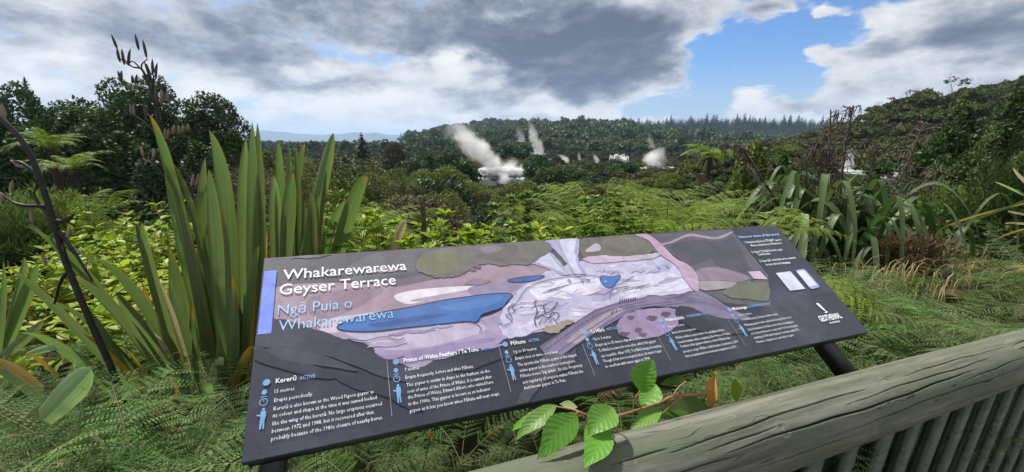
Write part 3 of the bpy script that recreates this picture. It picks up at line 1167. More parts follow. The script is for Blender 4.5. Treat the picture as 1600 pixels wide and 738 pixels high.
YT = 112
mb = MB()
cx = at(783, 275, YT)[0]
slab(mb, cx, YT + 3, 7.0, 5.0, -10, -7.3, 1, 0)
slab(mb, cx + .3, YT + 4.2, 6.4, 4.8, -7.4, -6.4, 2, 1)
slab(mb, cx + .5, YT + 5, 6.2, 4.5, -6.4, -5.2, 3, 0, dome=.6)
struct(mb.build('sinter_terrace', [MAT['sinter'], MAT['sinterdark']], smooth=False))['kind'] = 'structure'
mb = MB()
P = at(968, 250, 150)
slab(mb, P[0], P[1], 3.0, 3.0, P[2] - 6, P[2] + .6, 5, 0, dome=.3)
P = at(1028, 266, 138)
slab(mb, P[0], P[1] + 2, 5.5, 4.0, P[2] - 4, P[2] + .3, 6, 0)
struct(mb.build('sinter_ground', [MAT['sinter']]))
mb = MB()
for (cx_, cy_, rx_, ry_, sd_) in ((35.6, 45, 2.4, 2.6, 8), (38.6, 41, 3.0, 1.9, 9)):
    slab(mb, cx_, cy_, rx_, ry_, -1.6, -1.02 + .1 * (sd_ - 8), sd_, 0, dome=.10)
MAT['sintergrey'] = plain('grey_sinter', (.34, .34, .35), .7, .3, .5, (.16, .16, .165), bump=.5)
struct(mb.build('sinter_flat', [MAT['sintergrey']], smooth=True))
mb = MB()
slab(mb, 35.8, 45.6, 1.7, 1.6, -1.3, -.80, 14, 0, dome=.02)
MAT['pool'] = plain('milky_water', (.36, .40, .43), .12, .1, .5, spec=.5)
struct(mb.build('water', [MAT['pool']]))


def steam_mat(name, dens, scale, thr, pxz, pwz, h):
    m = bpy.data.materials.new(name)
    m.use_nodes = True
    m.node_tree.nodes.clear()
    nb = NB(m.node_tree)
    o = nb.n('ShaderNodeOutputMaterial')
    pv = nb.n('ShaderNodeVolumePrincipled')
    pv.inputs['Color'].default_value = (.97, .97, .98, 1)
    pv.inputs['Anisotropy'].default_value = .1
    tcn = nb.n('ShaderNodeTexCoord')
    gx, gy, gz = nb.sep(tcn.outputs['Object'])
    ns = nb.noise(tcn.outputs['Object'], scale, 5, .62, .6)
    t = nb.m('DIVIDE', gz, h, clamp=False)

    def poly(c):
        v = c[0]
        for q in c[1:]:
            v = nb.m('ADD', nb.m('MULTIPLY', v, t), q)
        return v
    # billows are thickest along the rising column and fray towards its rim and top
    ox = nb.m('SUBTRACT', gx, poly([float(q) for q in pxz]))
    rr_ = nb.m('DIVIDE', nb.m('SQRT', nb.m('ADD', nb.m('MULTIPLY', ox, ox), nb.m('MULTIPLY', gy, gy))), poly([float(q) for q in pwz]))
    core = nb.m('SUBTRACT', 1.0, nb.sm(rr_, .15, 1.15))
    top = nb.m('SUBTRACT', 1.0, nb.m('MULTIPLY', nb.sm(t, .45, 1.0), .85))
    d = nb.sm(nb.m('ADD', core, nb.m('MULTIPLY', nb.m('SUBTRACT', ns, .5), 2.6)), .32 + thr - .36, .95)
    d = nb.m('MULTIPLY', nb.m('MULTIPLY', d, top), nb.sm(rr_, 1.3, .9))
    # thins out as it rises (object space: base at 0, unit height 1 stored as scale)
    nb.put(pv.inputs['Density'], nb.m('MULTIPLY', d, dens))
    m.node_tree.links.new(pv.outputs[0], o.inputs['Volume'])
    return m


def plume(path, Y, label, dens, seed, nsc=.35, thr=.40):
    """path: (px, py, halfwidth px) from the vent upward"""
    r = np.random.default_rng(seed)
    k = Y / FOC
    C = np.array([at(x, y, Y) for x, y, _ in path])
    base = C[0].copy()
    P = spline(C, 26) - base
    w = np.interp(np.linspace(0, 1, 26), np.linspace(0, 1, len(path)), [q[2] * k for q in path])
    seg = 24
    th = np.linspace(0, 2 * np.pi, seg, endpoint=False)
    ph = r.uniform(0, 6, 6)
    mb = MB()
    V = []
    w = w * 1.35
    zc = P[:, 2] / P[-1, 2]
    pxz = np.polyfit(zc, P[:, 0], 3)
    pwz = np.polyfit(zc, w / 1.2, 2)
    for i_ in range(26):
        lump = 1 + .05 * np.sin(3 * th + i_ * .9 + ph[0])
        V.append(P[i_] + np.stack([w[i_] * lump * np.cos(th), w[i_] * lump * np.sin(th), 0 * th], -1))
    V = np.concatenate(V)
    mb.add(V, [(a * seg + b_, a * seg + (b_ + 1) % seg, (a + 1) * seg + (b_ + 1) % seg, (a + 1) * seg + b_) for a in range(25) for b_ in range(seg)])
    mb.add(V[:seg][::-1], [list(range(seg))])
    mb.add(V[-seg:], [list(range(seg))])
    o = mb.build('steam_plume', steam_mat('steam', dens, nsc, thr, pxz, pwz, float(P[-1, 2])), smooth=True)
    o.location = base
    tag(o, label, 'steam')
    return o


plume([(774, 271, 20), (765, 255, 27), (752, 240, 31), (738, 226, 32), (725, 211, 29), (712, 196, 20)], 112, 'big dense white steam plume leaning left from the sinter terrace', .36, 1, .26, .36)
plume([(730, 222, 14), (722, 205, 16), (712, 188, 15), (700, 170, 10)], 113, 'thin grey top of the drifting steam above the big plume', .14, 2, .2, .34)
plume([(790, 274, 30), (794, 266, 30), (799, 256, 22), (803, 246, 10)], 114, 'light steam over the right part of the sinter terrace', .22, 3, .4, .42)
plume([(787, 287, 9), (788, 278, 12), (786, 268, 9)], 106, 'small white steam puff in front of the terrace face', .9, 4, .6, .38)
plume([(842, 242, 15), (842, 232, 15), (836, 218, 10), (832, 202, 9), (828, 186, 6)], 200, 'tall thin steam wisp in front of the wooded hill', .2, 5, .2, .40)
plume([(815, 222, 10), (813, 212, 9), (808, 198, 5)], 200, 'faint steam wisp left of the tall thin one', .12, 6, .2, .40)
plume([(884, 254, 9), (881, 246, 9), (872, 241, 6)], 150, 'small white steam puff above the dark trees', .55, 7, .35, .42)
plume([(906, 254, 4), (905, 246, 4), (904, 236, 2)], 150, 'tiny steam wisp right of the small white puff', .4, 8, .4, .40)
plume([(934, 255, 6), (931, 247, 6), (928, 240, 3)], 150, 'small steam wisp left of the white sinter patch', .5, 9, .4, .40)
plume([(1032, 266, 12), (1024, 256, 19), (1022, 246, 20), (1030, 235, 14), (1034, 230, 6)], 139, 'round grey-white steam puff beside the tree fern', .5, 10, .3, .30)
plume([(1020, 232, 8), (1016, 220, 7), (1015, 206, 4)], 140, 'faint steam rising above the round puff', .14, 11, .3, .38)
plume([(1322, 268, 12), (1325, 254, 13), (1328, 240, 10), (1326, 228, 5)], 45, 'pale steam column behind the flax flower stalks', .7, 12, .6, .36)
plume([(1425, 276, 12), (1432, 262, 11), (1424, 248, 6)], 43, 'pale steam drifting over the sinter flat at the right', .3, 13, .6, .40)

# small white-roofed houses on the plain
for px, py, Y, w, lab in ((497, 233, 330, 7.5, 'white house roof among the trees behind the flax tips'), (572, 237, 320, 9, 'long white house roof beside the pale conifer')):
    P = at(px, py, Y)
    k = w / FOC * Y
    z0 = P[2] - k * .45
    e = empty('house', (P[0], P[1], z0 - 3))
    tag(e, lab, 'house')
    mb = MB()
    box(mb, (-k, -k * .6, 0), (k, k * .6, 3 + k * .2))
    mb.build('wall', plain('house_wall', (.5, .48, .45), .7), e)
    mb = MB()
    V = [(-k * 1.1, -k * .7, 3 + k * .2 + .01), (k * 1.1, -k * .7, 3 + k * .2 + .01), (k * 1.1, k * .7, 3 + k * .2 + .01), (-k * 1.1, k * .7, 3 + k * .2 + .01), (-k * 1.1, 0, 3 + k * .7), (k * 1.1, 0, 3 + k * .7)]
    mb.add(V, [(0, 1, 5, 4), (2, 3, 4, 5)])
    mb.add(V, [(0, 4, 3), (1, 2, 5)])
    mb.add(V, [(0, 3, 2, 1)])
    mb.build('roof', plain('white_roof', (.75, .75, .74), .5), e)


# ------------------------------------------------------------------ ferns
def frond_mesh(name, mat, L=1.2, pairs=24, wid=.26, pinnules=12, arch=.55, droop=.12, seed=0, rach_mat=None, taper=1.0, stipe=.12, pl=1.0):
    """bipinnate frond starting at the origin, growing +Y and up, bending over"""
    r = np.random.default_rng(seed)
    mb = MB()
    n = 40
    t = np.linspace(0, 1, n)
    # rachis bends from steep to horizontal or below
    a0, a1 = R_(62), R_(62) - arch * 2.6
    ang_ = a0 + (a1 - a0) * t ** 1.2
    ds = L / (n - 1)
    yy = np.concatenate([[0], np.cumsum(np.cos(ang_[:-1]) * ds)])
    zz = np.concatenate([[0], np.cumsum(np.sin(ang_[:-1]) * ds)])
    xx = .04 * L * np.sin(t * 2 + r.uniform(0, 6)) * t
    P = np.stack([xx, yy, zz], -1)
    tube(mb, P, np.linspace(.0055, .0012, n) * L ** .5, 5, 1, False)
    T = unit(np.gradient(P, axis=0))
    X = np.array([1.0, 0, 0])
    C, A, N, LL, WW = [], [], [], [], []
    for i_ in range(pairs):
        f = stipe + (1 - stipe) * (i_ + .5) / pairs
        k = int(f * (n - 1))
        prof = math.sin(math.pi * min(1, (f - stipe) / (1 - stipe) * .80 + .22)) ** .8
        for sgn in (-1, 1):
            ln = wid * L * prof * r.uniform(.72, 1.1)
            if ln < .012:
                continue
            upn = np.cross(X, T[k])
            d = unit(X * sgn + T[k] * r.uniform(.30, .55) + upn * r.normal(.05, .16))
            m = pinnules
            roll = r.normal(0, .3)
            s = (np.arange(m) + .5) / m
            pts = P[k] + d * (s * ln)[:, None] - upn * (droop * ln * s ** 2)[:, None] + upn * .01
            dd = unit(np.gradient(pts, axis=0)) if m > 1 else d[None]
            if m <= 1:
                C.append(P[k] + d * ln * .5); A.append(d - upn * droop); N.append(upn); LL.append(ln); WW.append(L / pairs * 1.15)
                continue
            strip_w = ln / m
            for sg2 in (-1, 1):
                side = np.cross(upn, dd) * sg2
                pln = (.5 * L / pairs * 1.02) * (1 - s ** 2 * .8) * pl
                ax = unit(side + dd * .75)
                C.extend(pts + ax * (pln * .5)[:, None])
                A.extend(ax - upn * .25)
                N.extend(np.tile(upn + X * roll, (m, 1)) + r.normal(0, .12, (m, 3)))
                LL.extend(pln * 1.08)
                WW.extend(np.full(m, strip_w * .68))
    diamonds(mb, np.array(C), np.array(A), np.array(N), LL, WW, 0)
    return mb


FERN_T = [frond_mesh('frond', None, 1.0, 22, .21, 11, .54 + .08 * v, .45, v, pl=.85).mesh('frond', [MAT['fern'], MAT['rachis']]) for v in range(4)]
FERN_C = [frond_mesh('frond', None, 1.0, 20, .17, 4, .50 + .09 * v, .3, 20 + v, pl=1.5).mesh('frond', [MAT['fern'], MAT['rachis']]) for v in range(4)]
FERN_S = [frond_mesh('frond', None, 1.0, 15, .29, 11, .34 + .10 * v, .25, 10 + v, stipe=.25, pl=.65).mesh('frond', [MAT['bracken'], MAT['rachis']]) for v in range(4)]
FERN_D = [frond_mesh('frond', None, 1.0, 20, .24, 7, .5, .3, 30 + v, stipe=.25).mesh('frond', [MAT['bracken_dry'], MAT['rachis']]) for v in range(2)]


def fern_plant(name, loc, L, n, label, meshes, tilt=(0, .25), cat='fern', group=None, seed=0, trunk=0.0, trunk_r=.08, arc=(0, 6.283), lean=0.0, lenr=(.8, 1.1)):
    r = np.random.default_rng(seed)
    e = empty(name, loc)
    tag(e, label, cat, group)
    if trunk > 0:
        t = MB()
        zz = np.linspace(-.3, trunk, 12)
        tube(t, np.stack([lean * (zz / trunk) ** 2, 0 * zz, zz], -1), trunk_r * (1 + .35 * np.exp(-(zz - -.3) * 2) + .12 * r.normal(size=12) + .3 * np.exp(-(trunk - zz) * 6)), 12, 0)
        # old frond bases hanging round the top
        for q in range(16):
            a = r.uniform(0, 6.28)
            p0 = np.array([lean + trunk_r * math.cos(a), trunk_r * math.sin(a), trunk - .02])
            p1 = p0 + np.array([math.cos(a) * .22, math.sin(a) * .22, -.05]) * L
            p2 = p1 + np.array([math.cos(a) * .05, math.sin(a) * .05, -r.uniform(.2, .5)]) * L
            tube(t, bez(p0, p1, p2, 6), [.014 * L, .012 * L, .01 * L, .008 * L, .006 * L, .003 * L], 4, 0, False)
        t.build('trunk', MAT['fernbark'], e, True)
    for q in range(n):
        a = arc[0] + (arc[1] - arc[0]) * (q + r.uniform(-.3, .3)) / n
        f = link('frond', meshes[r.integers(len(meshes))], e)
        f.location = (lean, 0, trunk)
        s = L * r.uniform(*lenr)
        f.scale = (s, s, s)
        f.rotation_euler = (-r.uniform(*tilt), r.normal(0, .12), a)
    return e


def ground_at(px, py, Y):
    P = at(px, py, Y)
    return P


# tall tree ferns (crown centre in the photograph, distance, frond length)
P = at(80, 236, 15)
fern_plant('tree_fern', (P[0], P[1], P[2] - 2.6), 1.35, 15, 'yellow-green tree fern on a stout trunk, upper of the two at the left', FERN_C, (-.2, .35), seed=1, trunk=2.6, trunk_r=.11)
P = at(112, 268, 14)
fern_plant('tree_fern', (P[0], P[1], P[2] - 1.9), 1.4, 15, 'lower tree fern with drooping fronds right beside the upper one', FERN_C, (-.1, .5), seed=2, trunk=1.9, trunk_r=.10)
P = at(1108, 246, 20)
fern_plant('tree_fern', (P[0], P[1], P[2] - 2.6), 1.6, 20, 'tree fern with a bare dark trunk left of the drooping flax', FERN_C, (0, .6), seed=3, trunk=2.6, trunk_r=.09, lean=.05)
# low tree ferns just behind the sign
for (px, py, Y, L, n, lab, sd) in (
        (940, 372, 4.3, 1.05, 12, 'broad low fern with arching fronds behind the middle of the sign', 4),
        (880, 378, 3.9, .9, 11, 'low fern with flat spread fronds behind the sign map plumes', 5),
        (1040, 362, 5.0, 1.0, 12, 'soft green fern behind the sign right of the broad low fern', 6),
        (1092, 352, 6.4, 1.0, 12, 'pale green fern below the trunk of the tree fern', 7),
        (590, 392, 3.2, .8, 10, 'fern with curved fronds behind the sign right of the flax', 8),
        (560, 385, 3.0, .7, 9, 'small fern tucked against the right side of the flax', 9),
        (1050, 385, 3.9, .75, 9, 'small bright fern just over the top edge of the sign map path', 10),
        (1170, 385, 3.4, .8, 10, 'lime green fern behind the right end of the sign', 11),
        (140, 345, 6.5, .9, 10, 'upright fern behind the bright leafy bush', 17)):
    P = at(px, py, Y)
    fern_plant('fern', (P[0], P[1], P[2] - .12), L * 1.22, max(8, n - 2), lab, FERN_T, (-.3, .15), seed=sd)
# lime fronds right of the sign
P = at(1196, 428, 2.6)
fern_plant('fern', (P[0], P[1], P[2] - .10), .85, 9, 'lime green fern reaching out right of the sign text panel', FERN_T, (.35, .8), seed=12, arc=(-2.7, -.3))
P = at(1212, 455, 2.35)
fern_plant('fern', (P[0], P[1], P[2] - .02), .75, 8, 'yellow-green fern frond cluster beside the printed phone picture', FERN_T, (.5, .9), seed=13, arc=(-2.7, -.5))

# fern undergrowth: countless small fronds below and beside the sign
def fern_mass(name, spots, label, mats, meshes_mb, seed=0):
    r = np.random.default_rng(seed)
    mb = MB()
    for (x, y, z, L, a, tl, mi) in spots:
        src = meshes_mb[r.integers(len(meshes_mb))]
        ca, sa, ct, st_ = math.cos(a), math.sin(a), math.cos(-tl), math.sin(-tl)
        rl = r.normal(0, .25)
        Rz = np.array([[ca, -sa, 0], [sa, ca, 0], [0, 0, 1]])
        Rx = np.array([[1, 0, 0], [0, ct, -st_], [0, st_, ct]])
        Ry = np.array([[math.cos(rl), 0, math.sin(rl)], [0, 1, 0], [-math.sin(rl), 0, math.cos(rl)]])
        Mx = Rz @ Rx @ Ry * L
        V = np.concatenate(src.V) @ Mx.T + np.array([x, y, z])
        uv = np.concatenate(src.UV)
        s = mb.nv
        mb.V.append(V)
        mb.UV.append(uv)
        mb.nv += len(V)
        for f, m_ in src.F:
            mb.F.append((f + s, 1 if m_ == 1 else mi))
    o = mb.build(name, mats)
    o['kind'] = 'stuff'
    o['label'] = label
    return o


MASS = [frond_mesh('f', None, 1.0, 13, .29, 8, .26 + .10 * v, .3, 50 + v, stipe=.25, pl=.68) for v in range(5)]
FINE = [frond_mesh('f', None, 1.0, 17, .24, 12, .26 + .10 * v, .3 + .10 * v, 60 + v, stipe=.22, pl=.7) for v in range(6)]
r = np.random.default_rng(12)


def rail_y(x):
    return FP[1] + (x - FP[0]) * FD[1] / FD[0]


def sign_clear(x, y, z):
    """keep fronds out of the volume just over the sign face"""
    return not (-.62 < x < 1.2 and rail_y(x) + .02 < y < rail_y(x) + .75 and z > .55 + .55 * max(0, (y - rail_y(x) - .1)))


sp = []
while len(sp) < 540:                                   # left foreground, height seen in the photo
    x = r.uniform(-2.6, -.38)
    y = r.uniform(max(.30, rail_y(x) + .12), 2.2)
    px, _ = proj((x, y, .7))
    if px > 395 and y < 1.2 and x > -.5:
        continue
    if px < -350:
        continue
    L = r.uniform(.16, .40)
    z = .60 - .58 * r.uniform() ** 1.3 - .10 * float(sstep(-x, .7, 1.2))
    if y < .75:
        z -= .12
    sp.append((x, y, z, L, r.uniform(0, 6.283), r.uniform(0, .75), 0 if r.uniform() < .91 else 2))
fern_mass('fern_undergrowth', sp, 'fine green ferns covering the ground below the flax', [MAT['bracken'], MAT['rachis'], MAT['bracken_dry']], FINE, 1)
sp = []
while len(sp) < 560:                                   # under and behind the sign
    x = r.uniform(-.5, 1.5)
    y = r.uniform(rail_y(x) + .10, rail_y(x) + .9)
    d = y - rail_y(x)
    L = r.uniform(.13, .30)
    z = r.uniform(.18, .56) + min(.06, .0)
    sp.append((x, y, z, L, r.uniform(0, 6.283), r.uniform(0, .8), 0 if r.uniform() < .88 else 2))
fern_mass('fern_tangle', sp, 'low tangle of ferns in the shade under the sign', [MAT['bracken'], MAT['rachis'], MAT['bracken_dry']], FINE, 2)
sp = []
while len(sp) < 1150:                                  # the bracken slope on the right
    Y = 1.15 * (7.5 / 1.15) ** r.uniform()
    px = r.uniform(1180, 1760)
    x = (px - 800) / FOC * Y * .98
    if Y < rail_y(x) + .34 or (x < 1.25 and Y < 1.9):
        continue
    surf = np.interp(Y, [1.2, 2, 3, 4.5, 6, 8], [.55, .62, .55, .38, .25, .2]) + .15 * math.sin(x * 2.1 + Y * 1.3) + .12 * math.sin(x * 4.3 - Y * 3.2) + .06 * math.sin(x * 9 + Y * 7)
    L = r.uniform(.3, .62)
    dry = r.uniform() < (.03 if Y < 2.6 else .08)
    sp.append((x, Y, surf - L * .45 + r.uniform(-.12, .02), L, r.uniform(0, 6.283), r.uniform(.0, .75), 2 if dry else 0))
fern_mass('bracken', sp, 'dense green bracken covering the slope behind the log rail', [MAT['bracken'], MAT['rachis'], MAT['bracken_dry']], MASS + FINE[:1], 3)
# dry grass along the top of the bracken slope
mb = MB()
for _ in range(320):
    Y = r.uniform(3.2, 5.4)
    px = r.uniform(1230, 1620)
    if r.uniform() < .35:
        px, Y = r.normal(1440, 60), r.normal(3.4, .4)
    x = (px - 800) / FOC * Y
    z = np.interp(Y, [1.2, 2, 3, 4.5, 6, 8], [.55, .62, .55, .38, .25, .2]) - .1
    a = r.uniform(0, 6.283)
    L = r.uniform(.14, .38)
    d = np.array([math.cos(a), math.sin(a), 0])
    b0 = np.array([x, Y, z])
    strip(mb, bez(b0, b0 + np.array([0, 0, L]), b0 + d * L * r.uniform(.3, .9) + np.array([0, 0, L * r.uniform(.3, .8)]), 5), np.array([.003, .003, .0025, .002, .0005]), np.cross(d, [0, 0, 1]), 0, .2)
o = mb.build('dry_grass', MAT['straw'])
o['kind'] = 'stuff'
o['label'] = 'straw coloured dry grass at the back of the bracken slope'

# separate ferns that stand out of the undergrowth
FG = [(60, 600, 1.15, .42, 'fern at the left edge below the orange flax leaf'), (110, 640, 1.0, .4, 'fern in front of the broken pale flax leaf'), (40, 690, .92, .36, 'fern in the lower left corner'),
      (250, 610, 1.2, .42, 'fern at the foot of the dark flower stalk'), (330, 560, 1.35, .4, 'fern with a curled tip across the flax bases'), (350, 650, 1.05, .38, 'fern beside the left edge of the sign'),
      (210, 700, .9, .38, 'fern at the lower left between the dry leaf and the sign'), (300, 705, .92, .34, 'fern at the bottom edge left of the sign'),
      (980, 640, .93, .26, 'small fern behind the big serrated leaves'), (560, 715, .8, .26, 'fern under the lower edge of the sign'), (720, 668, .85, .24, 'fern below the second column of the sign'),
      (1200, 560, 1.25, .34, 'grey-green fern below the right part of the sign'), (1260, 580, 1.2, .34, 'fern against the black sign bracket'), (1310, 470, 1.9, .5, 'arching fern right of the sign corner'), (1400, 470, 2.1, .55, 'big arching frond clump in the bracken'),
      (1500, 480, 1.7, .45, 'fern behind the joint of the log rail')]
for i_, (px, py, Y, L, lab) in enumerate(FG):
    P = at(px, py, Y)
    fern_plant('fern', (P[0], P[1], P[2] - L * .42), L, 8, lab, FERN_S, (.1, .7), seed=80 + i_)

# ------------------------------------------------------------------ flax (broad sword leaves)
WT = [0, .22, .5, .72, .88, .96, 1.0]
WV = [.72, .95, 1.0, .78, .42, .17, .01]


def blade(root, base, ctrl, tip, hw, mat, fold=.3, twist=0.0, n=22, name='leaf', label=None):
    base, ctrl, tip = (np.asarray(q, float) for q in (base, ctrl, tip))
    o0 = np.array(root.location)
    c2 = 2 * ctrl - .5 * base - .5 * tip          # blade passes through ctrl half way
    P = bez(base, c2, tip, n)
    t = np.linspace(0, 1, n)
    w = np.interp(t, WT, WV) * hw
    T = unit(np.gradient(P, axis=0))
    # blade faces the open side of the fan: across the line of growth
    rad_ = P[n // 2] - np.array([base[0], base[1], P[n // 2][2]])
    view = np.array([0.25, 1, 0.1])
    side = np.cross(T, view)
    side = unit(side)
    up = np.cross(side, T)
    a = twist * (1 - .4 * t)
    side = side * np.cos(a)[:, None] + up * np.sin(a)[:, None]
    mb = MB()
    strip(mb, P - o0, w, side, 0, fold)
    o = mb.build(name, MAT[mat], root, True)
    if label:
        o['label'] = label
    return o


def px_blade(root, tip, mid, base, hw, Yt, Yb, mat='flax', fold=.3, twist=0.0, label=None):
    fold = fold * 1.7
    Ym = (Yt + Yb) / 2
    k = Ym / FOC
    return blade(root, at(*base, Yb), at(*mid, Ym), at(*tip, Yt), hw * k, mat, fold, twist, label=label)


fl = empty('flax_plant', tuple(at(330, 700, 1.75) * [1, 1, 0]))
tag(fl, 'big upright flax with sword leaves left of the sign and a tall black pod stalk', 'flax')
for a in [
        ((232, 178), (272, 330), (345, 640), 22, 1.60, 1.75, 'flax', .35, .3, None),
        ((257, 255), (285, 400), (340, 640), 19, 1.62, 1.78, 'flax', .3, -.2, None),
        ((271, 256), (312, 400), (360, 640), 20, 1.70, 1.85, 'flax', .3, .5, None),
        ((261, 282), (297, 440), (330, 640), 17, 1.50, 1.66, 'flax', .35, .1, 'leaf with an orange edge'),
        ((326, 203), (347, 360), (352, 640), 29, 1.60, 1.72, 'flax', .25, .15, 'broad leaf with an orange tip'),
        ((321, 246), (316, 400), (350, 640), 15, 1.75, 1.85, 'flax', .45, -.5, None),
        ((326, 265), (333, 400), (352, 640), 20, 1.52, 1.64, 'flax', .3, -.1, 'leaf with a long orange tip'),
        ((347, 325), (352, 450), (356, 640), 11, 1.5, 1.6, 'flax', .5, .6, None),
        ((384, 218), (376, 370), (385, 640), 16, 1.72, 1.85, 'flax', .5, -.4, None),
        ((394, 190), (391, 370), (392, 640), 18, 1.62, 1.78, 'flax', .2, .1, None),
        ((402, 192), (403, 370), (402, 640), 15, 1.63, 1.79, 'flax', .2, -.1, None),
        ((405, 385), (385, 470), (372, 640), 14, 1.42, 1.6, 'flax', .3, .3, None),
        ((398, 420), (388, 500), (385, 640), 13, 1.5, 1.62, 'flax_yellow', .4, .5, 'ageing yellow-brown leaf'),
        ((42, 355), (130, 440), (300, 650), 25, 1.35, 1.7, 'flax', .3, .1, 'wide leaf arching far to the left'),
        ((11, 415), (95, 500), (240, 650), 17, 1.35, 1.68, 'flax', .35, -.2, None),
        ((147, 403), (215, 480), (310, 640), 24, 1.38, 1.6, 'flax', .3, .0, 'leaf with a brown torn tip'),
        ((118, 468), (165, 540), (235, 660), 20, 1.45, 1.6, 'flax', .4, .4, None),
        ((214, 350), (228, 430), (290, 640), 13, 1.55, 1.72, 'flax', .5, .7, None),
        ((222, 348), (238, 450), (300, 640), 12, 1.5, 1.7, 'flax', .5, -.6, None),
        ((243, 435), (268, 500), (310, 640), 9, 1.42, 1.6, 'flax_dry', .4, .2, 'dead straw coloured leaf'),
        ((300, 470), (298, 560), (310, 660), 13, 1.5, 1.6, 'flax', .3, .1, None),
        ((340, 520), (345, 590), (352, 660), 15, 1.42, 1.5, 'flax', .3, -.2, None),
        ((196, 545), (225, 590), (262, 670), 10, 1.4, 1.5, 'flax_yellow', .3, .3, 'orange dying leaf at the base'),
        ((285, 648), (276, 620), (262, 590), 9, 1.22, 1.3, 'flax_yellow', .3, .2, 'small yellow folded leaf at the base'),
        ((170, 712), (152, 692), (136, 676), 10, 1.0, 1.02, 'flax_dry', .3, .1, 'pale dry leaf tip lying in the ferns'),
        ((330, 600), (320, 625), (326, 670), 21, 1.3, 1.36, 'flax_pale', .2, .0, 'cut pale leaf end'),
        ]:
    px_blade(fl, a[0], a[1], a[2], a[3] * .76, a[4], a[5], a[6], a[7], a[8], a[9])
# the broken pale leaf: stands up, then is folded
px_blade(fl, (143, 577), (108, 608), (62, 655), 25, .98, 1.0, 'flax_pale', .25, .1, 'broken pale leaf bent over')
# more blades leaning out low on the left, some of them old
r = np.random.default_rng(14)
for (t_, m_, b_, w_, mt) in (((62, 470), (150, 520), (265, 650), 14, 'flax'), ((95, 425), (190, 505), (290, 650), 16, 'flax'), ((30, 520), (110, 560), (225, 660), 14, 'flax'), ((180, 455), (232, 540), (300, 650), 15, 'flax'), ((128, 520), (190, 580), (270, 670), 12, 'flax_yellow'),
                             ((205, 500), (250, 570), (310, 660), 12, 'flax'), ((262, 430), (288, 530), (325, 650), 13, 'flax'), ((362, 430), (362, 530), (360, 650), 14, 'flax'), ((78, 372), (95, 378), (160, 420), 9, 'flax'), ((240, 520), (262, 560), (300, 640), 8, 'flax_dry'),
                             ((155, 640), (210, 625), (280, 660), 9, 'flax_dry'), ((395, 540), (375, 575), (352, 640), 9, 'flax_yellow'), ((350, 560), (330, 590), (322, 650), 16, 'flax_pale'), ((285, 560), (272, 600), (255, 640), 8, 'flax_yellow')):
    px_blade(fl, t_, m_, b_, w_ * .85, 1.4, 1.62, mt, .3, r.normal(0, .35))
# rear blades filling the fan
r = np.random.default_rng(3)
for k in range(12):
    bx = r.uniform(240, 405)
    tx = bx + (bx - 340) * r.uniform(.3, .9) + r.normal(0, 14)
    ty = r.uniform(330, 520)
    px_blade(fl, (tx, ty), ((tx + bx) / 2 + r.normal(0, 5), (ty + 640) / 2), (bx, 650), r.uniform(10, 20), 1.85, 1.9, 'flax' if r.uniform() < .85 else 'flax_yellow', .35, r.normal(0, .5))


def pod(root, a, b_, w, mat='pod', curve=.12, sub=None):
    a, b_ = np.asarray(a, float), np.asarray(b_, float)
    o0 = np.array(root.location) if root.parent is None else np.array(root.parent.location)
    L = np.linalg.norm(b_ - a)
    mid = (a + b_) / 2 + np.array([1, 0, .2]) * curve * L
    mb = MB()
    tube(mb, bez(a, mid, b_, 9) - o0, np.array([.25, .7, .95, 1, 1, .95, .8, .5, .12]) * w, 7, 0)
    return mb.build('seed_pod', MAT[mat], root, True)


# tall pod stalk of the big flax
Y0 = 1.9
st = MB()
o0 = np.array(fl.location)
tube(st, spline([at(*q, Y0) for q in ((330, 620), (283, 350), (258, 240), (246, 175), (238, 145), (229, 124), (221, 108), (206, 104), (193, 92))], 40) - o0, np.linspace(.0105, .0024, 40), 8, 0)
for br in ([(238, 145), (240, 122), (237, 112)], [(232, 128), (236, 118), (229, 100)], [(221, 108), (222, 100), (231, 92)], [(222, 110), (208, 96), (201, 100)], [(206, 104), (195, 98), (186, 90)],
           [(246, 170), (226, 140), (210, 132)], [(226, 140), (200, 130), (188, 122)], [(252, 205), (262, 190), (268, 182)], [(260, 245), (280, 225), (290, 214)], [(256, 225), (230, 195), (206, 178)],
           [(268, 290), (240, 258), (222, 248)], [(268, 292), (246, 262), (238, 252)], [(285, 340), (300, 305), (298, 292)], [(246, 165), (252, 160), (250, 170)], [(232, 190), (228, 186), (226, 186)]):
    tube(st, spline([at(*q, Y0) for q in br], 8) - o0, np.linspace(.0035, .0018, 8), 5, 0)
sko = st.build('flower_stalk', MAT['stalk'], fl, True)
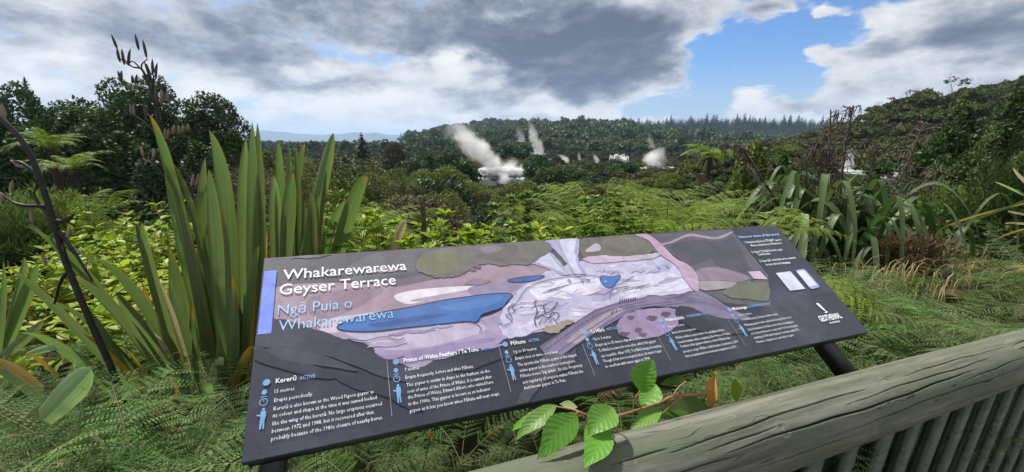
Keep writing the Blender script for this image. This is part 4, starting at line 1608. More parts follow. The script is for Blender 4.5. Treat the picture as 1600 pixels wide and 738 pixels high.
for (ax, ay, bx, by, w, mt) in [(183, 77, 174, 54, 4, 'pod'), (188, 98, 183, 74, 4, 'pod'), (194, 102, 190, 76, 4, 'pod'), (201, 103, 204, 76, 4, 'pod'), (217, 79, 211, 53, 4, 'pod'), (229, 91, 223, 62, 4, 'pod'),
                                (233, 121, 225, 96, 4, 'pod'), (239, 116, 238, 92, 4, 'pod'), (244, 122, 246, 98, 4.2, 'pod'), (189, 128, 184, 110, 4, 'pod'), (190, 128, 190, 110, 4, 'pod'), (207, 131, 206, 117, 4, 'pod'),
                                (212, 132, 214, 116, 4, 'pod'), (246, 164, 242, 138, 5, 'pod'), (253, 163, 251, 140, 5, 'podbrown'), (262, 160, 261, 142, 4.5, 'podbrown'), (205, 180, 204, 162, 4, 'podbrown'), (210, 182, 208, 162, 3.5, 'podbrown'),
                                (229, 186, 225, 165, 4, 'pod'), (259, 216, 258, 200, 4.5, 'podbrown'), (262, 216, 263, 201, 3.5, 'podbrown'), (270, 210, 272, 195, 4.5, 'podbrown'), (281, 210, 279, 196, 4.5, 'podbrown'),
                                (286, 208, 285, 195, 4.5, 'podbrown'), (293, 206, 293, 194, 4.5, 'podbrown'), (223, 246, 219, 228, 4, 'podbrown'), (238, 250, 242, 233, 4, 'podbrown'), (298, 292, 302, 271, 4, 'podbrown'), (305, 292, 310, 271, 4, 'podbrown')]:
    pod(sko, at(ax, ay, Y0), at(bx, by, Y0), w * Y0 / FOC * .47, mt, r.uniform(-.15, .15))

# the black leaning stalk at the far left, from a neighbouring flax
f2 = empty('flax_plant', tuple(at(180, 640, 1.35) * [1, 1, 0]))
tag(f2, 'leaning black flax flower stalk with brown pods at the left edge', 'flax')
st = MB()
o0 = np.array(f2.location)
Y1 = 1.35
tube(st, spline([at(*q, Y1) for q in ((196, 650), (180, 590), (140, 500), (103, 410), (82, 340), (55, 260), (30, 215), (-6, 178), (-40, 150))], 40) - o0, np.linspace(.011, .0065, 40), 9, 0)
for br in ([(85, 345), (104, 345), (116, 334)], [(92, 362), (120, 400), (145, 440)], [(75, 322), (30, 320), (2, 304)], [(60, 275), (35, 255), (18, 252)], [(82, 340), (60, 318), (52, 300)], [(110, 420), (95, 440), (85, 475)]):
    tube(st, spline([at(*q, Y1) for q in br], 8) - o0, np.linspace(.007, .003, 8), 6, 0)
sk2 = st.build('flower_stalk', MAT['stalk'], f2, True)
for (ax, ay, bx, by, w, mt) in [(8, 185, 3, 162, 6, 'podbrown'), (84, 352, 80, 333, 7, 'pod'), (100, 398, 98, 380, 6, 'pod'), (106, 372, 109, 354, 5, 'podbrown'), (92, 345, 116, 335, 3, 'pod'), (52, 350, 48, 325, 5, 'podbrown'),
                                (28, 258, 16, 250, 4, 'podbrown'), (40, 262, 22, 258, 4, 'podbrown'), (18, 298, 20, 282, 5, 'podbrown'), (72, 415, 66, 396, 5, 'podbrown'), (8, 315, 0, 300, 6, 'podbrown')]:
    pod(sk2, at(ax, ay, Y1), at(bx, by, Y1), w * Y1 / FOC * .55, mt, r.uniform(-.15, .15))

# second flax fan behind the sign corner
f3 = empty('flax_plant', tuple(at(480, 560, 2.3) * [1, 1, 0]))
tag(f3, 'flax fan of narrow blades standing behind the top left corner of the sign', 'flax')
for a in [
        ((435, 222), (437, 300), (450, 480), 9, 2.3, 2.4, 'flax'), ((452, 228), (447, 310), (455, 480), 12, 2.2, 2.35, 'flax'), ((461, 228), (461, 310), (462, 480), 10, 2.25, 2.4, 'flax'),
        ((457, 270), (446, 340), (438, 480), 15, 2.05, 2.2, 'flax'), ((428, 275), (427, 350), (432, 480), 14, 2.1, 2.2, 'flax'), ((424, 278), (421, 350), (425, 480), 7, 2.15, 2.25, 'flax'),
        ((472, 226), (462, 310), (455, 480), 6, 2.4, 2.45, 'flax'), ((477, 222), (466, 300), (460, 480), 5, 2.45, 2.5, 'flax'), ((521, 208), (494, 300), (455, 480), 17, 2.15, 2.3, 'flax'),
        ((510, 266), (499, 340), (490, 480), 9, 2.2, 2.3, 'flax'), ((485, 300), (484, 360), (482, 480), 11, 2.05, 2.15, 'flax'), ((498, 305), (490, 360), (486, 480), 7, 2.1, 2.2, 'flax'),
        ((574, 276), (545, 335), (505, 480), 14, 2.1, 2.3, 'flax'), ((543, 312), (515, 365), (490, 480), 8, 2.2, 2.3, 'flax'), ((635, 348), (618, 375), (590, 470), 10, 2.3, 2.4, 'flax_dry'),
        ((466, 258), (462, 330), (460, 480), 8, 2.5, 2.5, 'flax'), ((440, 262), (438, 330), (442, 480), 5, 2.5, 2.5, 'flax_pale'), ((470, 300), (468, 370), (468, 480), 13, 2.4, 2.4, 'flax'), ((512, 330), (505, 390), (495, 480), 12, 2.4, 2.4, 'flax')]:
    px_blade(f3, a[0], a[1], a[2], a[3] * .85, a[4], a[5], a[6], .35, r.normal(0, .4))

# small flax at the left edge
f4 = empty('flax_plant', tuple(at(20, 560, 1.7) * [1, 1, 0]))
tag(f4, 'small grey-green flax tuft at the left edge below the leaning black stalk', 'flax')
for a in [((38, 402), (25, 450), (-5, 560), 9, 1.75, 1.8, 'flax'), ((58, 415), (36, 465), (0, 560), 10, 1.7, 1.8, 'flax'), ((5, 408), (2, 470), (-4, 560), 6, 1.7, 1.75, 'flax'), ((68, 500), (35, 530), (-20, 575), 9, 1.6, 1.7, 'flax'),
          ((-12, 560), (22, 582), (64, 612), 11, 1.42, 1.35, 'flax_yellow'), ((-20, 570), (20, 600), (70, 640), 18, 1.46, 1.4, 'flax'), ((-30, 420), (-20, 480), (-30, 580), 10, 1.7, 1.75, 'flax'), ((44, 552), (60, 566), (88, 590), 7, 1.35, 1.35, 'flax_yellow'), ((95, 548), (75, 545), (40, 555), 6, 1.45, 1.5, 'flax_pale')]:
    px_blade(f4, *a[:6], a[6], .3, r.normal(0, .3))

# ------------------------------------------------------------------ drooping green flax on the right
r = np.random.default_rng(17)
YF = 5.0
bc = at(1290, 405, YF)
f5 = empty('flax_plant', (bc[0], bc[1], 0.05))
tag(f5, 'drooping glossy green flax with dead flower heads behind the right end of the sign', 'flax')
def arch_leaf(root, b0, az, L, rise, hw, mat, reach=.75, name='leaf', into=None):
    d = np.array([math.cos(az), math.sin(az), 0])
    H = L * rise
    pts = spline([b0, b0 + d * L * reach * .22 + [0, 0, H * .72], b0 + d * L * reach * .55 + [0, 0, H], b0 + d * L * reach * .9 + [0, 0, H * .62], b0 + d * L * reach * 1.02 + [0, 0, H * .1]], 22)
    t = np.linspace(0, 1, 22)
    mb = MB() if into is None else into
    w = np.interp(t, WT, WV) * hw
    tw = np.cross(d, [0, 0, 1])
    strip(mb, pts - np.array(root.location), w, tw + np.array([0, 0, r.normal(0, .25)]), 0, .22)
    return None if into is not None else mb.build(name, MAT[mat], root, True)
fmore = MB()
for k in range(330):
    az = r.uniform(0, 6.283)
    b0 = bc + np.array([r.normal(0, .36), r.normal(0, .28), -.28 + r.uniform(0, .15)])
    L = r.uniform(.7, 1.4)
    arch_leaf(f5, b0, az, L, r.uniform(.5, .95), r.uniform(.022, .042), 'flax_green' if r.uniform() < .9 else 'flax_pale', r.uniform(.35, .8), into=None if k < 98 else fmore)
for k in range(90):                                   # lower leaves spilling towards the path
    az = r.normal(-1.57, .9)
    b0 = bc + np.array([r.normal(0, .42), r.normal(-.05, .15), -.30 + r.uniform(0, .1)])
    arch_leaf(f5, b0, az, r.uniform(.6, 1.1), r.uniform(.3, .6), r.uniform(.02, .036), 'flax_green', r.uniform(.4, .7), into=fmore)
o = fmore.build('leaves', MAT['flax_green'], f5, True)
o['kind'] = 'stuff'

def dead_head(root, path, Y, seed, nside=16, hang=.20, spread=22):
    """dead flower stalk with hanging seed tassels"""
    r = np.random.default_rng(seed)
    o0 = np.array(root.location)
    mb = MB()
    C = spline([at(x, y, Y) for x, y in path], 30)
    tube(mb, C - o0, np.linspace(.019, .007, 30), 6, 0)
    for k in range(nside):
        i_ = int(r.uniform(.35, 1) * 29)
        p = C[i_]
        d = np.array([r.normal(0, 1), r.normal(0, 1), .3]) * spread / FOC * Y * .5
        q = p + d
        tube(mb, bez(p, p + d * .6 + [0, 0, .03], q, 5) - o0, np.linspace(.006, .003, 5), 4, 0, False)
        for m_ in range(r.integers(2, 6)):
            s = r.uniform(.3, 1.05)
            a = p + d * s
            e = a + np.array([r.normal(0, .02), r.normal(0, .02), -r.uniform(.1, 1) * hang]) + r.normal(0, .03, 3)
            tube(mb, bez(a, (a + e) / 2 + r.normal(0, .012, 3), e, 4) - o0, [.003, .006, .005, .002], 4, 0, False)
    return mb.build('flower_stalk', MAT['deadpod'], root)
for i_, (path, ns, sp_) in enumerate([
        ([(1295, 400), (1293, 300), (1297, 230), (1298, 172)], 26, 26), ([(1310, 400), (1313, 300), (1322, 225), (1333, 165)], 26, 24), ([(1285, 400), (1280, 300), (1285, 240), (1290, 200)], 20, 22),
        ([(1262, 400), (1262, 330), (1260, 270), (1262, 228)], 24, 22), ([(1252, 390), (1215, 320), (1185, 270), (1160, 235), (1135, 228)], 30, 26), ([(1330, 400), (1345, 330), (1362, 260), (1372, 220)], 14, 18),
        ([(1345, 400), (1385, 320), (1420, 250), (1440, 200)], 26, 28), ([(1350, 400), (1400, 330), (1440, 290), (1470, 262)], 26, 30), ([(1340, 400), (1380, 340), (1430, 300), (1458, 285)], 18, 26),
        ([(1300, 400), (1303, 330), (1300, 290), (1304, 260)], 20, 18), ([(1210, 400), (1165, 330), (1110, 285), (1085, 270)], 8, 12)]):
    dead_head(f5, path, YF + .1 * math.sin(i_ * 2), 200 + i_, ns, .15, sp_)

# flax at the right edge, long thin leaves
f6 = empty('flax_plant', tuple(at(1660, 420, 4.2) * [1, 1, 0]))
tag(f6, 'sparse flax with long thin yellowish leaves reaching in from the right edge', 'flax')
for a in [((1472, 357), (1535, 335), (1660, 305), 3.0, 'flax_yellow'), ((1500, 352), (1560, 330), (1665, 290), 3, 'flax_green'), ((1555, 375), (1590, 362), (1670, 340), 3.5, 'flax_yellow'), 
          ((1585, 262), (1604, 285), (1670, 340), 4, 'flax_dry'), ((1575, 330), (1600, 335), (1680, 350), 3, 'flax_dry'), ((1570, 350), (1600, 350), (1680, 360), 3, 'flax_dry'), ((1590, 295), (1610, 310), (1680, 350), 3, 'flax_green'), ((1555, 285), (1590, 300), (1680, 345), 2.5, 'flax_pale')]:
    px_blade(f6, a[0], a[1], a[2], a[3] * .62, 4.1, 4.3, a[4], .3, r.normal(0, .4))

# ------------------------------------------------------------------ shrubs
def leafy_shrub(name, base, stems, label, mat, leafL, leafW, per, cat='shrub', seed=0, group=None, curl=.2, stem_mat='redstem', stem_r=.006, whorl=True):
    """stems: list of tip points (world); leaves along each stem"""
    r = np.random.default_rng(seed)
    base = np.asarray(base, float)
    e = empty(name, tuple(base))
    tag(e, label, cat, group)
    sm_, lf = MB(), MB()
    for tip in stems:
        tip = np.asarray(tip, float)
        b0 = base + np.array([r.normal(0, .08), r.normal(0, .08), 0])
        mid = (b0 * .45 + tip * .55) + np.array([r.normal(0, .06), r.normal(0, .06), -.02])
        C = bez(b0, mid * 2 - (b0 + tip) / 2, tip, 16)
        tube(sm_, C - base, np.linspace(stem_r, stem_r * .3, 16), 5, 0, False)
        n = int(per * np.linalg.norm(tip - b0))
        f = 1 - (r.uniform(0, 1, n) ** 1.3) * .85
        i_ = np.clip((f * 15).astype(int), 0, 15)
        T = unit(np.gradient(C, axis=0))[i_]
        a = np.arange(n) * 2.4 + r.normal(0, .3, n)
        rad_ = np.stack([np.cos(a), np.sin(a), r.normal(.15, .2, n)], -1)
        ax = unit(rad_ + T * r.uniform(.2, .9, n)[:, None])
        nr = unit(np.array([0, 0, 1.0]) + T * .3 + r.normal(0, .35, (n, 3)))
        sz = leafL * r.uniform(.6, 1.2, n) * (1.05 - .45 * f)
        leaves(lf, C[i_] - base + rad_ * .004, ax, nr, sz, sz * leafW, 0, curl)
    sm_.build('stem', MAT[stem_mat], e)
    lf.build('foliage', MAT[mat], e)
    return e


r = np.random.default_rng(29)
# coprosma-like upright shoots behind the sign
SH = [(826, 298, 3.3, 'tallest glossy shoot rising behind the sign left of centre', 'copros', 3), (925, 318, 3.4, 'glossy green shoots behind the sign plume picture', 'copros', 4), (870, 340, 3.2, 'short glossy shoots just behind the sign top edge', 'copros', 3),
      (957, 300, 3.6, 'dense glossy shrub in front of the arching ferns', 'copros', 7), (800, 345, 3.0, 'low glossy shoots beside the brown post tip', 'copros', 3), (985, 340, 3.5, 'glossy shrub at the right end of the shoot row', 'copros', 5),
      (845, 350, 2.7, 'yellow-green sapling with long leaves behind the sign', 'bright', 3), (765, 350, 2.8, 'small yellow-green sapling behind the sign left of the tall shoot', 'bright', 3),
      (690, 345, 2.5, 'yellow-green sapling right of the brown post', 'bright', 5), (580, 325, 2.4, 'yellow-green leafy shoot right of the flax fan', 'bright', 4), (620, 370, 2.3, 'low yellow leafy shoot behind the sign title', 'bright', 4), (730, 365, 2.6, 'low leafy shoot behind the sign between two saplings', 'bright', 4)]
for i_, (px, py, Y, lab, mt, ns) in enumerate(SH):
    tip = at(px, py - 8, Y)
    base = np.array([tip[0], tip[1], max(-.1, tip[2] - 1.15)])
    tips = [tip] + [tip + np.array([r.normal(0, .17), r.normal(0, .14), -abs(r.normal(.05, .13))]) for _ in range(ns * 2)]
    if mt == 'copros':
        leafy_shrub('shrub', base, tips, lab, mt, .075, .46, 260, seed=300 + i_, stem_r=.005)
    else:
        leafy_shrub('sapling', base, tips, lab, mt, .115, .46, 75, seed=300 + i_, stem_r=.006)
# undergrowth between the sign and the fall of the bank: separate low shrubs
k_ = 0
for Y, pxs in ((2.9, range(430, 1130, 62)), (3.6, range(420, 1200, 70)), (4.4, range(400, 1260, 85))):
    for px in pxs:
        q = at(px + r.uniform(-20, 20), {2.9: 395, 3.6: 378, 4.4: 372}[Y] + r.uniform(-6, 14), Y)
        base = np.array([q[0], q[1], max(-.15, q[2] - .6)])
        tips = [q + np.array([r.normal(0, .22), r.normal(0, .16), -abs(r.normal(0, .10))]) for _ in range(9)]
        where = {2.9: 'close behind the sign', 3.6: 'in the second row behind the sign', 4.4: 'at the edge of the drop behind the sign'}[Y]
        leafy_shrub('shrub', base, tips, f'low leafy undergrowth shrub {where}', 'rightbush', .06, .4, 150, seed=400 + k_, group=f'undergrowth shrubs {where}', stem_r=.004)
        k_ += 1
# bright leafy bush on the left: broad yellow-green leaves
for i_, (cx_, cy_, Y, w, n, lab) in enumerate([(150, 385, 3.4, 90, 26, 'bright yellow-green leafy bush between the black stalk and the flax'), (235, 350, 3.8, 55, 20, 'upright bright leafy bush at the left side of the tall flax leaf'), (60, 420, 3.0, 70, 22, 'bright leafy bush behind the small flax tuft'),
                                               (200, 430, 2.9, 70, 22, 'yellow-green leafy bush low behind the flax leaves'), (110, 350, 4.4, 80, 20, 'bright bush below the two tree ferns'), (190, 470, 2.5, 60, 18, 'lower green leaves of the bright bush behind the brown-tipped leaf')]):
    c = at(cx_, cy_, Y)
    k = Y / FOC
    tips = [c + np.array([r.uniform(-w, w) * k, r.normal(0, .3), (r.uniform(-42, 26) if i_ != 1 else r.uniform(-40, 52)) * k]) for _ in range(n)]
    leafy_shrub('leafy_bush', np.array([c[0], c[1] + .1, -.05]), tips, lab, 'bright', .135, .58, 34, 'bush', 350 + i_, None, .25, 'redstem', .007)
# feathery green bush at the left edge and at the right
def feathery(name, px, py, Y, w, h, n, label, mat='feather', seed=0, L=.05):
    r = np.random.default_rng(seed)
    c = at(px, py, Y)
    k = Y / FOC
    z0 = c[2] - h * k * 1.6
    e = empty(name, (c[0], c[1], z0))
    tag(e, label, 'bush')
    a, t = MB(), MB()
    for q in range(n):
        tip = np.array([r.normal(0, w * k * .5), r.normal(0, w * k * .35), (c[2] - z0) + r.uniform(-h, h * .7) * k])
        C = bez((r.normal(0, .06), r.normal(0, .06), 0), tip * np.array([.4, .4, .6]), tip, 14)
        tube(t, C, np.linspace(.006, .001, 14), 4, 0, False)
        m = 70
        i_ = r.integers(5, 14, m)
        d = rand_dirs(r, m)
        T = unit(np.gradient(C, axis=0))[i_]
        ax = unit(d * .7 + T * .8 + [0, 0, .3])
        diamonds(a, C[i_] + ax * L * .5 + d * L * .5, ax, rand_dirs(r, m), L * r.uniform(.7, 1.5, m), L * .28, 0)
    a.build('foliage', MAT[mat], e)
    t.build('stem', MAT['twig'], e)
    return e


feathery('feathery_bush', 70, 330, 4.6, 110, 46, 150, 'feathery lime green bush beneath the tree ferns', 'feather', 1, .06)
feathery('feathery_bush', 20, 370, 3.8, 90, 60, 110, 'feathery green bush behind the leaning black stalk', 'rightbush', 2, .06)
feathery('feathery_bush', 1520, 330, 7.0, 90, 60, 230, 'feathery olive bush on the right below the dark trees', 'feather', 3, .075)
feathery('feathery_bush', 1590, 300, 6.0, 80, 80, 190, 'feathery dull green bush at the right edge', 'rightbush', 4, .075)
feathery('dead_bush', 1418, 392, 4.1, 44, 36, 130, 'rust brown dead bush beside the drooping flax', 'deadbush', 5, .06) if 'deadbush' in MAT else None

# darker bushes and trees of the right bank
for i_, (px, top, Y, w, mk, lab) in enumerate([(1560, 200, 13, 150, 'rightbush', 'dense dark tree at the right edge above the feathery bush'), (1490, 205, 15, 120, 'darktree', 'dark bushy tree left of the right edge tree'), (1445, 232, 16, 80, 'rightbush', 'dark green tree behind the leaning flower stalks'),
                                               (1590, 150, 20, 150, 'rightbush', 'big green tree high on the right edge'), (1500, 172, 26, 110, 'rightbush', 'rounded tree high on the right slope'), (1180, 232, 17, 70, 'manuka', 'light green leafy tree between the tree fern and the flax'),
                                               (1225, 250, 16, 60, 'rightbush', 'green tree behind the left flower stalks of the drooping flax'), (1420, 290, 9, 90, 'rightbush', 'low green bush right of the drooping flax'), (1480, 350, 6.2, 110, 'rightbush', 'low green bush under the feathery olive bush'),
                                               (1590, 370, 5.0, 120, 'rightbush', 'low green bush at the right edge behind the bracken'), (1395, 345, 7.5, 70, 'darktree', 'dark bush behind the rust brown bush'), (1340, 300, 11, 60, 'rightbush', 'green bush below the pale steam column')]):
    P = at(px, top, Y)
    big_tree(px, top, Y, w, mk, lab, 'bushy_tree', 20000, 44, .75, (.16, .30), zbase=min(zg1(P[0], P[1]), P[2] - .9), trunkf=.05, fill=.6, leaf=max(.09, .0085 * Y))

# brown twiggy scrub and post
for i_, (px, py, Y, h, lab) in enumerate([(372, 232, 16, 5, 'grey-brown twiggy leafless bush left of the paired flax tips'), (412, 262, 14, 4, 'grey-brown twiggy bush behind the paired flax tips'), (345, 262, 15, 4, 'grey-brown bare bush behind the broad orange-tipped leaf')]):
    P = at(px, py, Y)
    e = empty('bare_bush', (P[0], P[1], P[2] - h))
    tag(e, lab, 'bush')
    a = MB()
    for q in range(7):
        b_ = MB()
        twig_tree(1000 + i_ * 20 + q, h * r.uniform(.8, 1.1), b_, 5, .38, 0, .006)
        for V, F, uv in [(np.concatenate(b_.V), b_.F, np.concatenate(b_.UV))]:
            s = a.nv
            a.V.append(V + np.array([r.normal(0, .5), r.normal(0, .4), 0])); a.UV.append(uv); a.nv += len(V)
            for f, m_ in F:
                a.F.append((f + s, m_))
    a.build('branches', MAT['twig'], e)
    f = MB()
    crown(np.random.default_rng(i_ + 55), h * .42, h * .55, 14, 1300, .12, f, 0, .7, h * .38, (.2, .35))
    f.build('foliage', MAT['brownbush'], e)
mb = MB()
P = at(660, 322, 2.6)
r = np.random.default_rng(2)
zz = np.linspace(0, P[2] + .1, 14)
tube(mb, np.stack([.006 * np.sin(zz * 7), .004 * np.cos(zz * 9), zz], -1), .017 + .002 * r.normal(size=14), 8, 0)
for q in range(4):
    a = q * 1.6
    tube(mb, [(.010 * math.cos(a), .010 * math.sin(a), P[2] + .05), (.012 * math.cos(a), .012 * math.sin(a), P[2] + .13 + .02 * (q % 2))], [.006, .002], 4, 0)
o = mb.build('wooden_post', plain('old_post', (.05, .032, .024), .9, .5, 30, (.10, .075, .06), bump=.5), smooth=False)
o.location = (P[0], P[1], -.1)
tag(o, 'thin broken dark brown post standing behind the sign', 'post')

# ------------------------------------------------------------------ fence: round log rail on upright pales
def wood_mat(name, c1, c2, c3, rough=.8):
    m, nb, p, o = new_mat(name)
    tcn = nb.n('ShaderNodeTexCoord')
    x, y, z = nb.sep(tcn.outputs['Object'])
    warp = nb.noise(tcn.outputs['Object'], 5, 3)
    v = nb.comb(nb.m('MULTIPLY', x, 2.2), nb.m('ADD', nb.m('MULTIPLY', y, 60), nb.m('MULTIPLY', warp, 1.3)), nb.m('ADD', nb.m('MULTIPLY', z, 60), nb.m('MULTIPLY', warp, 1.3)))
    g = nb.noise(v, 1.0, 6, .65)
    big = nb.noise(nb.comb(nb.m('MULTIPLY', x, 3), nb.m('MULTIPLY', y, 12), nb.m('MULTIPLY', z, 12)), 1.0, 4, .6)
    spots = nb.noise(tcn.outputs['Object'], 45, 5, .7)
    c = nb.mix(nb.sm(g, .3, .68), c2, c1)
    c = nb.mix(nb.m('MULTIPLY', nb.sm(big, .40, .62), .9), c, c3)
    c = nb.mix(nb.m('MULTIPLY', nb.sm(spots, .60, .75), .55), c, (.25, .26, .21))
    c = nb.mix(nb.m('MULTIPLY', nb.sm(spots, .40, .28), .5), c, (.06, .065, .05))
    # hairline drying splits along the grain
    fine = nb.noise(nb.comb(nb.m('MULTIPLY', x, 1.1), nb.m('ADD', nb.m('MULTIPLY', y, 42), nb.m('MULTIPLY', warp, 4)), nb.m('MULTIPLY', z, 42)), 1.0, 2, .5)
    spl = nb.sm(nb.m('ABSOLUTE', nb.m('SUBTRACT', fine, .5)), .012, .002)
    gate = nb.sm(nb.noise(nb.comb(nb.m('MULTIPLY', x, 4), nb.m('MULTIPLY', y, 9), nb.m('MULTIPLY', z, 9)), 1.3, 2), .5, .6)
    spl = nb.m('MULTIPLY', spl, gate)
    c = nb.mix(nb.m('MULTIPLY', spl, .8), c, (.022, .022, .018))
    uvn = nb.n('ShaderNodeUVMap')
    c = nb.mix(nb.m('MULTIPLY', nb.sm(nb.sep(uvn.outputs[0])[0], .12, .6), .88), c, (.018, .018, .015))     # open splits hold dark dirt
    nb.put(p.inputs['Base Color'], c)
    p.inputs['Roughness'].default_value = rough
    p.inputs['Specular IOR Level'].default_value = .2
    bp = nb.n('ShaderNodeBump')
    bp.inputs['Strength'].default_value = .35
    bp.inputs['Distance'].default_value = .003
    nb.put(bp.inputs['Height'], nb.m('SUBTRACT', nb.m('ADD', g, nb.m('MULTIPLY', spots, .5)), nb.m('MULTIPLY', spl, 1.2)))
    m.node_tree.links.new(bp.outputs[0], p.inputs['Normal'])
    return m


MAT['log'] = wood_mat('weathered_log', (.166, .168, .136), (.058, .06, .047), (.092, .106, .072))
MAT['pale'] = wood_mat('weathered_pale', (.15, .17, .135), (.07, .085, .065), (.10, .125, .095))
MAT['shadeboard'] = wood_mat('shade_dark_board', (.022, .028, .02), (.010, .013, .010), (.03, .04, .026))  # near-black colour stands in for the shade behind the pales
E1 = FD
E2 = unit(np.cross([0, 0, 1.0], E1)) * 1.0          # outward
E2 = E2 if E2 @ FN > 0 else -E2
E3 = np.cross(E1, E2)
if E3[2] < 0:
    E3 = -E3
FB = np.array([FP[0], FP[1], 0.0])
fe = empty('timber_fence', tuple(FB))
tag(fe, 'timber fence with a thick round weathered log rail on close upright pales', 'fence')
FM = Matrix(((E1[0], E2[0], E3[0], 0), (E1[1], E2[1], E3[1], 0), (E1[2], E2[2], E3[2], FP[2]), (0, 0, 0, 1)))


def s_at(px):
    ss = np.linspace(-1.5, 3, 2000)
    q = FP + ss[:, None] * FD
    xs_ = np.array([proj(a)[0] for a in q])
    ok = (q - EYE) @ CF > .1
    return ss[ok][np.argmin(np.abs(xs_[ok] - px))]


def log_mesh(s0, s1, seed, r0=.075, cracks=(), knots=(), round_end=True):
    r = np.random.default_rng(seed)
    nl, nt_ = int((s1 - s0) / .006), 400
    s = np.linspace(s0, s1, nl)
    th = np.linspace(0, 2 * np.pi, nt_, endpoint=False)
    Sg, Tg = np.meshgrid(s, th, indexing='ij')
    mask = np.zeros_like(Sg)
    rad_ = r0 * (1 + .010 * np.sin(Sg * 3.1 + 1) + .012 * np.sin(2 * Tg + Sg * 1.3) + .008 * np.sin(3 * Tg - Sg * 1.7 + 1) + .0025 * np.sin(9 * Tg + Sg * 2) + .0012 * np.sin(23 * Tg - Sg * 3))
    for (ks, kt, kr, kh) in knots:
        d2 = ((Sg - ks) / kr) ** 2 + ((((Tg - kt + np.pi) % (2 * np.pi)) - np.pi) * r0 / kr) ** 2
        rad_ = rad_ + kh * np.exp(-d2) - kh * .55 * np.exp(-d2 * 7) + .0012 * np.sin(np.sqrt(d2) * 11) * np.exp(-d2 * .8)
    for (c0, c1, t0, t1, w, dep, ph) in cracks:
        f = np.clip((Sg - c0) / (c1 - c0), 0, 1)
        tc_ = t0 + (t1 - t0) * f + .035 * np.sin(Sg * 9 + ph) + .012 * np.sin(Sg * 31 + ph * 2) 
        ins = np.sin(np.pi * f) ** .5 * (Sg > c0) * (Sg < c1)
        dd = np.abs(((Tg - tc_ + np.pi) % (2 * np.pi)) - np.pi) * r0
        ww = w * (.3 + .7 * ins) * (.85 + .15 * np.sin(Sg * 13 + ph * 3))
        g_ = ins * np.exp(-(dd / (ww * .55)) ** 2)
        rad_ = rad_ - dep * g_
        mask = np.maximum(mask, g_)
    if round_end:                                     # worn, eased ends at the joint
        e = np.minimum(1, np.minimum(np.abs(Sg - s0), np.abs(s1 - Sg)) / .012)
        rad_ = rad_ - .006 * (1 - e) ** 2
    V = np.stack([Sg, rad_ * np.cos(Tg), rad_ * np.sin(Tg)], -1).reshape(-1, 3)
    i = np.arange(nl - 1)[:, None] * nt_
    j = np.arange(nt_)[None]
    k = (j + 1) % nt_
    mb = MB()
    mb.add(V, np.stack([i + j, i + nt_ + j, i + nt_ + k, i + k], -1).reshape(-1, 4), 0, np.stack([mask.ravel(), mask.ravel()], -1))
    mb.add(V[:nt_], [list(range(nt_))])
    mb.add(V[-nt_:][::-1], [list(range(nt_))])
    return mb


sj = s_at(1556)
# theta: 0 outward, pi/2 up, pi towards the path
c = [(s_at(1010), s_at(1330), 2.05, 1.9, .0022, .010, .3), (s_at(1090), s_at(1480), 2.45, 2.35, .0030, .014, 1.1), (s_at(1210), s_at(1540), 2.85, 2.7, .0022, .010, 2.2), (s_at(1280), s_at(1520), 2.2, 2.05, .0018, .008, 3.3),
     (s_at(880), s_at(1120), 2.6, 2.55, .0020, .009, 4.1), (s_at(930), s_at(1020), 2.0, 2.0, .0018, .008, 5.0), (s_at(1380), s_at(1550), 1.85, 1.8, .0018, .008, .8), (s_at(1120), s_at(1300), 3.1, 3.0, .0022, .010, 1.7),
     (s_at(1330), s_at(1500), 3.3, 3.2, .0018, .009, 2.7), (s_at(1060), s_at(1180), 2.25, 2.2, .0016, .006, 6.0), (s_at(1450), s_at(1556), 2.5, 2.45, .0016, .007, 3.9), (s_at(820), s_at(960), 2.3, 2.3, .002, .008, 2.0)]
o = log_mesh(-2.3, sj - .0012, 1, cracks=c, knots=[(s_at(1180), 2.35, .022, .005), (s_at(975), 2.75, .030, .006), (s_at(1500), 2.9, .012, .003)]).build('log_rail', MAT['log'], fe, True)
o.matrix_local = FM
c = [(sj + .02, sj + .5, 2.6, 2.5, .0035, .016, 1.2), (sj, sj + .14, 2.1, 2.05, .0022, .009, 2.2), (sj + .05, sj + .6, 3.0, 2.9, .0028, .012, .2), (sj + .01, sj + .3, 1.8, 1.8, .002, .008, .7)]
o = log_mesh(sj + .0012, 2.9, 2, .0755, cracks=c, knots=[(sj + .09, 2.9, .012, .003)]).build('log_rail', MAT['log'], fe, True)
o.matrix_local = FM
s0 = s_at(1531)
r = np.random.default_rng(8)
